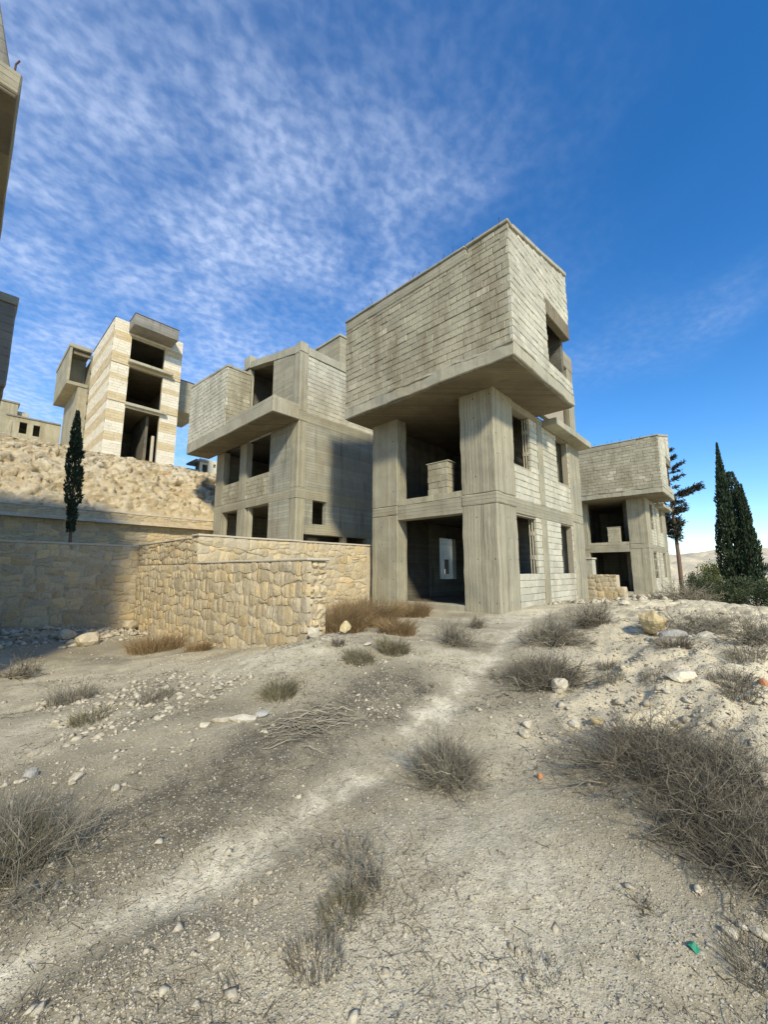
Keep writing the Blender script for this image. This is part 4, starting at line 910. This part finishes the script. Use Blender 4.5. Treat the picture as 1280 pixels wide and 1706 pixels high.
shrub(-9.38, -1.90, .66, .36, 'wide', 'twig', 1600, 'pale straw shrub with long bent stalks at the left edge')
shrub(-9.48, -1.92, .42, .28, 'grass', 'grass_g', 420, 'long bent straw grass below the pale shrub at the left edge', 'dry_grass', cat_='grass', group=G_)
shrub(-9.42, -1.5, .5, .34, 'grass', 'twig', 300, 'upright grey stalks behind the pale straw shrub at the left edge', 'dry_grass', cat_='grass', group=G_)
shrub(-8.22, -3.40, .28, .15, 'wide', 'twig', 600, 'small grey tangled shrub at the bottom centre')
shrub(-8.40, -3.44, .24, .11, 'grass', 'grass_g', 300, 'olive straw tuft just below the bottom centre shrub', 'dry_grass', cat_='grass', group=G_)
shrub(-8.62, -3.54, .26, .09, 'grass', 'twig_d', 300, 'grey grass tuft at the bottom edge, left of centre', 'dry_grass', cat_='grass', group=G_)
shrub(-8.10, -3.20, .24, .13, 'grass', 'twig', 120, 'thin upright stalks above the bottom centre shrub', 'dry_grass', cat_='grass', group=G_)
shrub(-4.80, -2.98, .85, .34, 'wide', 'twig_d', 3000, 'dark grassy clump with a pale rock at its foot, right of the track')
shrub(-3.16, -2.47, .80, .34, 'wide', 'twig', 2400, 'grey grassy clump right of the track near the house corner')
shrub(-1.96, -2.71, .80, .46, 'round', 'twig_d', 800, 'dark bush on the bank top below the right end of the middle house')
shrub(-3.95, -1.16, .66, .38, 'round', 'twig', 900, 'grey round shrub left of the track in front of the open doorway')
shrub(-2.27, -.63, .34, .30, 'round', 'twig_d', 350, 'small dark shrub at the foot of the thick corner column')
shrub(-4.80, .75, .95, .62, 'grass', 'grass_b', 1300, 'tall brown grass just right of the end of the stepped wall', 'dry_grass', cat_='grass', group=G_)
shrub(-3.50, 1.25, 1.2, .62, 'grass', 'grass_b', 1500, 'tall brown grass in front of the left column of the middle house', 'dry_grass', cat_='grass', group=G_)
shrub(-2.75, 2.6, 1.1, .55, 'grass', 'grass_b', 1100, 'tall brown grass against the sunlit stone wall by the house', 'dry_grass', cat_='grass', group=G_)
shrub(-1.7, 1.6, 1.0, .45, 'grass', 'grass_b', 900, 'brown grass below the threshold of the open doorway', 'dry_grass', cat_='grass', group=G_)
shrub(-4.2, -.1, .75, .34, 'grass', 'grass_b', 800, 'short brown grass between the grey round shrub and the stepped wall', 'dry_grass', cat_='grass', group=G_)
shrub(-5.28, -.97, .50, .22, 'grass', 'grass_g', 550, 'olive tuft between the track and the loose yellow block', 'dry_grass', cat_='grass', group=G_)
shrub(-5.95, -.95, .46, .16, 'grass', 'grass_g', 500, 'flat olive tuft on pale earth below the loose yellow block', 'dry_grass', cat_='grass', group=G_)
shrub(-5.84, -.40, .22, .13, 'grass', 'twig_d', 180, 'tiny dark tuft right under the loose yellow block', 'dry_grass', cat_='grass', group=G_)
shrub(-7.16, -.96, .40, .20, 'grass', 'grass_g', 450, 'grey-green tuft alone on pale ground before the stepped wall', 'dry_grass', cat_='grass', group=G_)
shrub(-5.90, -2.0, .30, .10, 'wide', 'twig_d', 120, 'small scatter of dark twigs on the left side of the track')
shrub(-8.56, 1.70, .60, .25, 'grass', 'twig', 350, 'faint grass tuft on shaded ground before the left wall', 'dry_grass', cat_='grass', group=G_)
shrub(-7.97, .53, .45, .18, 'grass', 'twig', 300, 'grey tuft on the stony patch left of the stepped wall', 'dry_grass', cat_='grass', group=G_)
shrub(-8.59, .55, .45, .15, 'grass', 'grass_g', 250, 'low tuft on the stony patch near the left edge', 'dry_grass', cat_='grass', group=G_)
shrub(-6.55, 5.0, 1.3, .42, 'grass', 'grass_b', 900, 'brown grass along the foot of the stepped wall in its dark corner', 'dry_grass', cat_='grass', group=G_)
shrub(-6.19, 3.59, .55, .25, 'grass', 'grass_b', 350, 'small brown tuft at the foot of the stepped wall', 'dry_grass', cat_='grass', group=G_)
shrub(-3.53, -4.11, .40, .20, 'grass', 'twig_d', 450, 'dark spiky tuft on the bank below the yellow boulder', 'dry_grass', cat_='grass', group=G_)
shrub(-4.05, -3.48, .25, .12, 'grass', 'twig_d', 160, 'very small tuft on the pale slope left of the spiky tuft', 'dry_grass', cat_='grass', group=G_)
shrub(-4.74, -3.67, .32, .12, 'grass', 'twig', 180, 'low grey tuft on the pale slope above the big tangled shrub', 'dry_grass', cat_='grass', group=G_)
shrub(-4.72, -4.14, .40, .14, 'grass', 'twig_d', 220, 'low brown tuft by a pale ledge above the big tangled shrub', 'dry_grass', cat_='grass', group=G_)
shrub(-4.63, -4.68, .40, .16, 'grass', 'twig_d', 220, 'dark low tuft on the bank near the right edge', 'dry_grass', cat_='grass', group=G_)
shrub(-4.97, -4.78, .34, .12, 'grass', 'twig_d', 200, 'dark flat tuft just below another one near the right edge', 'dry_grass', cat_='grass', group=G_)
shrub(-2.40, -4.12, 1.1, .36, 'wide', 'twig', 900, 'wide grey-purple shrub right of the yellow boulder')
shrub(-2.20, -4.50, .75, .26, 'wide', 'twig', 500, 'low grey shrub at the right end of the bank top')
shrub(-3.31, -4.87, .60, .40, 'round', 'twig', 550, 'grey bush on the bank against the right edge')
shrub(-3.89, -4.80, .42, .16, 'grass', 'twig', 220, 'small grey tuft under the bush at the right edge', 'dry_grass', cat_='grass', group=G_)
shrub(-7.43, -4.46, .20, .07, 'wide', 'twig_d', 200, 'small dark twiggy tuft below the big tangled shrub')
shrub(-8.05, -4.21, .22, .07, 'grass', 'twig_d', 140, 'dark thin grass at the bottom edge, right of centre', 'dry_grass', cat_='grass', group=G_)
shrub(-7.52, -4.86, .24, .11, 'grass', 'twig_d', 200, 'dark grass in the bottom right corner', 'dry_grass', cat_='grass', group=G_)
shrub(-8.89, 4.0, .8, .4, 'wide', 'twig_d', 350, 'dark weeds before the shaded wall at the left edge')
shrub(11.0, -2.7, 2.4, .85, 'round', 'twig', 900, 'grey dome bush on the bank crest before the green bush', dz=-.1)
shrub(8.0, -2.2, 1.7, .55, 'round', 'twig_d', 600, 'brown dome bush on the bank crest near the right house', dz=-.1)

def branch_pile():
    g = np.random.default_rng(71); n = 120; x0, y0 = -7.3, -1.78; ang = np.radians(-42)+g.normal(size=n)*.5; L = .12+.42*g.random(n)**1.5; c = np.stack([g.normal(size=n)*.22, g.normal(size=n)*.13], 1)
    rows = []
    for i in range(n):
        pts = []; b = g.normal()*.5
        for t in np.linspace(-.5, .5, 6):
            a = ang[i]+b*t; p = c[i]+np.array([np.cos(a), np.sin(a)])*L[i]*t; z = float(ground_z(np.array([x0+p[0]]), np.array([y0+p[1]]))[0]); pts.append((p[0], p[1], z+.012+.05*g.random()*(1-abs(t)*1.5)+.04*max(0, .25-np.hypot(*c[i]))))
        rows.append(pts)
    z0 = float(ground_z(np.array([x0]), np.array([y0]))[0]); P_ = np.array(rows); P_[..., 2] -= z0
    v, f = tubes(P_, np.tile([.0022, .003, .0034, .003, .0022, .001], (n, 1))*(.6+.9*g.random((n, 1))), 5); o = mesh('fallen_branches', v, f, M['twig']); o.location = (x0, y0, z0); tag(o, 'heap of bent fallen branches on the dark strip left of the track', 'branches')
branch_pile()

# ------------------------------------------------------------------ loose stones
def rock_mesh(name, w, d, h, seed, sub=2, ang=.3, amp=.075):
    bm = bmesh.new(); bmesh.ops.create_icosphere(bm, subdivisions=sub, radius=.5); r = random.Random(seed)
    planes = [Vector((r.gauss(0, 1), r.gauss(0, 1), r.gauss(0, 1))).normalized() for _ in range(16)]
    for v in bm.verts:
        p = v.co.copy()
        for n in planes:
            t = p.dot(n)-(.44-ang*.35)
            if t > 0: p -= n*t*.9
        v.co = p
    co = np.array([v.co[:] for v in bm.verts])*4; nz = fbm(co[:, 0], co[:, 1], co[:, 2], seed, 3)*amp
    for v, e in zip(bm.verts, nz): v.co *= 1+float(e); v.co.x *= w; v.co.y *= d; v.co.z *= h
    me = bpy.data.meshes.new(name); bm.to_mesh(me); bm.free(); return me
def loose(x, y, w, d, h, mat, label, rz=0, name='loose_stone', sink=.25, sub=2, ang=.3, group='loose stones on the ground'):
    me = rock_mesh(name, w, d, h, int(abs(x*97+y*31)*100) % 9999, sub, ang, .2 if sub > 2 else .09); o = link(name, me, M[mat]); z = float(ground_z(np.array([x]), np.array([y]))[0])
    o.location = (x, y, z+h*(.5-sink)); o.rotation_euler = (0, 0, rz); tag(o, label, 'stone', group); return o
loose(-2.42, -3.73, .44, .36, .42, 'rock_y', 'knobbly bright yellow boulder standing on the bank', .4, 'boulder', .12, 3, .3)
loose(-5.38, -.02, .27, .27, .30, 'rock_y', 'squared yellow block lying by the end of the stepped wall', .8, 'stone_block', .1, 2, .5)
loose(-5.78, .28, .22, .2, .26, 'rock', 'pale rounded stone against the broken end of the stepped wall', .2)
loose(-5.05, -3.24, .30, .24, .22, 'rock', 'pale rock at the foot of the dark grassy clump', .5, sink=.2)
loose(-5.99, -3.28, .15, .11, .09, 'rock', 'upper one of two pale stones on the right edge of the track', .3)
loose(-6.15, -3.32, .15, .10, .09, 'rock', 'lower one of two pale stones on the right edge of the track', 1.0)
loose(-6.74, -3.70, .06, .05, .045, 'rock_o', 'small orange stone on grey gravel left of the big tangled shrub')
loose(-5.76, -3.62, .20, .13, .10, 'rock', 'flat pale stone at the upper left of the big tangled shrub', .5)
loose(-5.70, -3.80, .16, .12, .09, 'rock_y', 'tan stone half under the upper edge of the big tangled shrub', .9)
loose(-9.21, -.68, .11, .10, .10, 'rock_g', 'grey stone near the left edge')
loose(-8.98, -1.0, .17, .10, .07, 'rock', 'flat white stone right of the grey stone near the left edge', .7)
loose(-9.02, -1.09, .07, .06, .05, 'rock', 'small white stone below the flat white one near the left edge')
loose(-8.83, -1.47, .085, .08, .06, 'rock', 'round white stone above the pale straw shrub')
loose(-9.12, -.09, .15, .08, .06, 'rock', 'flat pale stone near the left edge above the grey stone', .5)
loose(-9.28, -.75, .08, .05, .04, 'rock', 'small flat white stone left of the grey stone')
loose(-7.70, -1.17, .36, .14, .10, 'rock', 'long pale slab stone left of the heap of branches', -.8, sink=.4)
loose(-7.84, -1.02, .26, .15, .09, 'rock', 'second pale slab stone in the row left of the branches', -.7, sink=.4)
loose(-7.53, -1.22, .18, .14, .09, 'rock_g', 'greyish stone between the slab stones and the branches', .2, sink=.35)
loose(-8.00, -.98, .14, .10, .07, 'rock', 'last small stone at the left end of the slab row', .2, sink=.35)
loose(-8.86, -3.14, .065, .04, .03, 'rock', 'pale flat chip alone at the bottom left')
loose(-7.37, -4.87, .09, .05, .04, 'rock', 'white stone at the right edge near the bottom', 1.2)
loose(-7.42, -4.77, .075, .05, .035, 'rock', 'left one of the white stones near the bottom right corner', 1.5)
loose(-7.36, -4.81, .05, .03, .03, 'rock', 'narrow white stone between two others near the bottom right corner', 1.1)
loose(-8.10, -4.19, .05, .03, .025, 'rock', 'yellowish narrow chip at the bottom edge right of centre', .4)
loose(-8.02, -4.12, .04, .035, .03, 'rock', 'white round pebble above the yellowish chip at the bottom')
loose(-6.31, -4.92, .16, .13, .14, 'rock', 'pale jagged stone at the right edge beside the tangled shrub', .3)
loose(-6.17, -4.80, .20, .14, .12, 'rock', 'flat cream stone above the jagged one at the right edge', .8)
loose(-7.25, -4.65, .055, .04, .035, 'rock', 'white pebble below the big tangled shrub')
loose(-6.05, 8.88, .55, .4, .36, 'rubble', 'large fallen stone in the corner of the two stone walls', .3, 'boulder', .1)
loose(-7.45, 6.7, .7, .5, .40, 'rubble', 'shaded slab-like boulder before the left stone wall', .6, 'boulder', .25)
loose(-7.74, 7.7, .55, .4, .36, 'rubble', 'shaded boulder behind the slab-like one at the left wall', .1, 'boulder', .2)
loose(-4.69, -4.92, .11, .10, .09, 'rock_o', 'orange-brown stone on the bank at the right edge')
loose(1.49, -2.47, .5, .35, .16, 'rock', 'flat pale stone on the bank before the right house', .3)
loose(3.26, -2.51, .4, .3, .2, 'rock', 'pale stone on the bank just before the right house column', .9)
loose(-2.96, -4.02, .5, .3, .20, 'rock_g', 'grey outcrop under the wide grey-purple shrub', -.6, 'outcrop', .4)
loose(-2.90, -4.40, .45, .25, .16, 'rock', 'pale ledge stone right of the grey outcrop', -.5, 'outcrop', .4)
loose(-4.70, -4.33, .40, .25, .14, 'rock', 'pale ledge on the bank above the big tangled shrub', -.4, 'outcrop', .4)
loose(-5.47, -.62, .24, .12, .06, 'rock', 'flat white stone right of the loose yellow block', .3)

def bottle_cap():
    bm = bmesh.new(); bmesh.ops.create_cone(bm, cap_ends=True, segments=10, radius1=.022, radius2=.016, depth=.02); r = random.Random(4)
    for v in bm.verts: v.co += Vector((r.uniform(-.005, .005),)*3)
    me = bpy.data.meshes.new('plastic_scrap'); bm.to_mesh(me); bm.free(); o = link('plastic_scrap', me, M['green']); z = float(ground_z(np.array([-7.56]), np.array([-4.66]))[0]); o.location = (-7.56, -4.66, z+.008); o.rotation_euler = (.5, .3, .4); tag(o, 'crumpled bit of green plastic on the gravel at lower right', 'litter')
bottle_cap()

def gravel():
    g = np.random.default_rng(5)
    def scatter(n, r0, r1, s0, s1, pw, amin, amax, wfun=None):
        d = (r0**.5+(r1**.5-r0**.5)*g.random(n))**2; a = np.radians(amin+(amax-amin)*g.random(n)); x = -9.79+d*np.cos(a); y = -5.02+d*np.sin(a)
        if wfun is not None: k = g.random(n) < wfun(x, y); x, y, d = x[k], y[k], d[k]
        return x, y, s0+(s1-s0)*g.random(len(x))**pw
    clump = lambda x, y: np.clip(.5+.8*fbm(x*1.1, y*1.1, 0, 13, 3), .28, 1)*np.where(seg_dist(x, y, TRACK) < .2, .35, 1)
    xs = [scatter(95000, 1.3, 5.5, .002, .0085, 2.4, -4, 93, clump), scatter(1500, 1.4, 8, .010, .030, 3.5, -4, 93, clump), scatter(6000, 4, 14, .010, .036, 3.5, -4, 93, clump), scatter(900, 3.0, 12, .012, .07, 3.5, -4, 30, lambda x, y: mound_w(x, y)), scatter(14000, 2.6, 11, .004, .022, 3.0, -4, 30, lambda x, y: mound_w(x, y))]
    # rubble spill at the foot of the shaded wall
    n = 900; xx = -9.6+3.6*g.random(n); yy = 6.4+3.0*g.random(n)**.6; xs.append((xx, yy, .02+.10*g.random(n)**4)); n = 500; xx = -8.9+1.9*g.random(n); yy = -.3+2.3*g.random(n); xs.append((xx, yy, .015+.05*g.random(n)**3))
    n = 260; xx = 2+7*g.random(n); yy = -2.6+2.4*g.random(n); xs.append((xx, yy, .03+.14*g.random(n)**3))
    x = np.concatenate([q[0] for q in xs]); y = np.concatenate([q[1] for q in xs]); s = np.concatenate([q[2] for q in xs]); N = len(x); z = ground_z(x, y)
    B = np.array([(1, 0, 0), (0, 1, 0), (-1, 0, 0), (0, -1, 0), (0, 0, .8), (0, 0, -.6)], float); V = B[None]*(.65+.7*g.random((N, 6, 1)))+g.normal(size=(N, 6, 3))*.18
    a = g.random(N)*6.28; c, sn = np.cos(a)[:, None], np.sin(a)[:, None]; st = .7+.8*g.random((N, 1)); X = V[..., 0]*st; Y = V[..., 1]; V = np.stack([X*c-Y*sn, X*sn+Y*c, V[..., 2]*.75], -1)*s[:, None, None]; V += np.stack([x, y, z+s*.15], -1)[:, None]
    T = np.array([(0, 1, 4), (1, 2, 4), (2, 3, 4), (3, 0, 4), (1, 0, 5), (2, 1, 5), (3, 2, 5), (0, 3, 5)]); F = ((np.arange(N)*6)[:, None, None]+T).reshape(-1, 3)
    tag(mesh('gravel', V.reshape(-1, 3), F, M['rock']), 'pale limestone gravel strewn over the ground', 'gravel', kind='stuff')
gravel()
def stalks():
    g = np.random.default_rng(6); n = 34000; d = (1.14+(2.9-1.14)*g.random(n))**2; a = np.radians(-4+97*g.random(n)); x = -9.79+d*np.cos(a); y = -5.02+d*np.sin(a)
    w = np.clip(.25+1.2*fbm(x*1.2, y*1.2, 0, 23, 3), .05, 1)+np.clip(1-seg_dist(x, y, BAND)/.8, 0, 1); w *= np.where(seg_dist(x, y, TRACK) < .18, .3, 1)*(1-.6*mound_w(x, y)); k = g.random(n) < w; x, y, d = x[k], y[k], d[k]; n = len(x)
    L = .012+.07*g.random(n)**2.4; a = g.random(n)*6.28; e = np.abs(g.normal(size=n))*.35; up = g.random(n) < .12; e = np.where(up, .7+.6*g.random(n), e*.5)
    D = np.stack([np.cos(a)*np.cos(e), np.sin(a)*np.cos(e), np.sin(e)], 1)*L[:, None]; p0 = np.stack([x, y, ground_z(x, y)+.002], 1); p2 = p0+D; p2[:, 2] = np.maximum(p2[:, 2], ground_z(p2[:, 0], p2[:, 1])+.003); p1 = (p0+p2)/2+g.normal(size=(n, 3))*.0025+[0, 0, .002]
    r = (.0006+.0003*d)*(.6+.8*g.random(n)); v, f = tubes(np.stack([p0, p1, p2], 1), np.stack([r, r, r*.5], 1)); tag(mesh('dry_stalks', v, f, M['twig_d']), 'broken dry stalks littering the ground', 'straw', kind='stuff')
stalks()
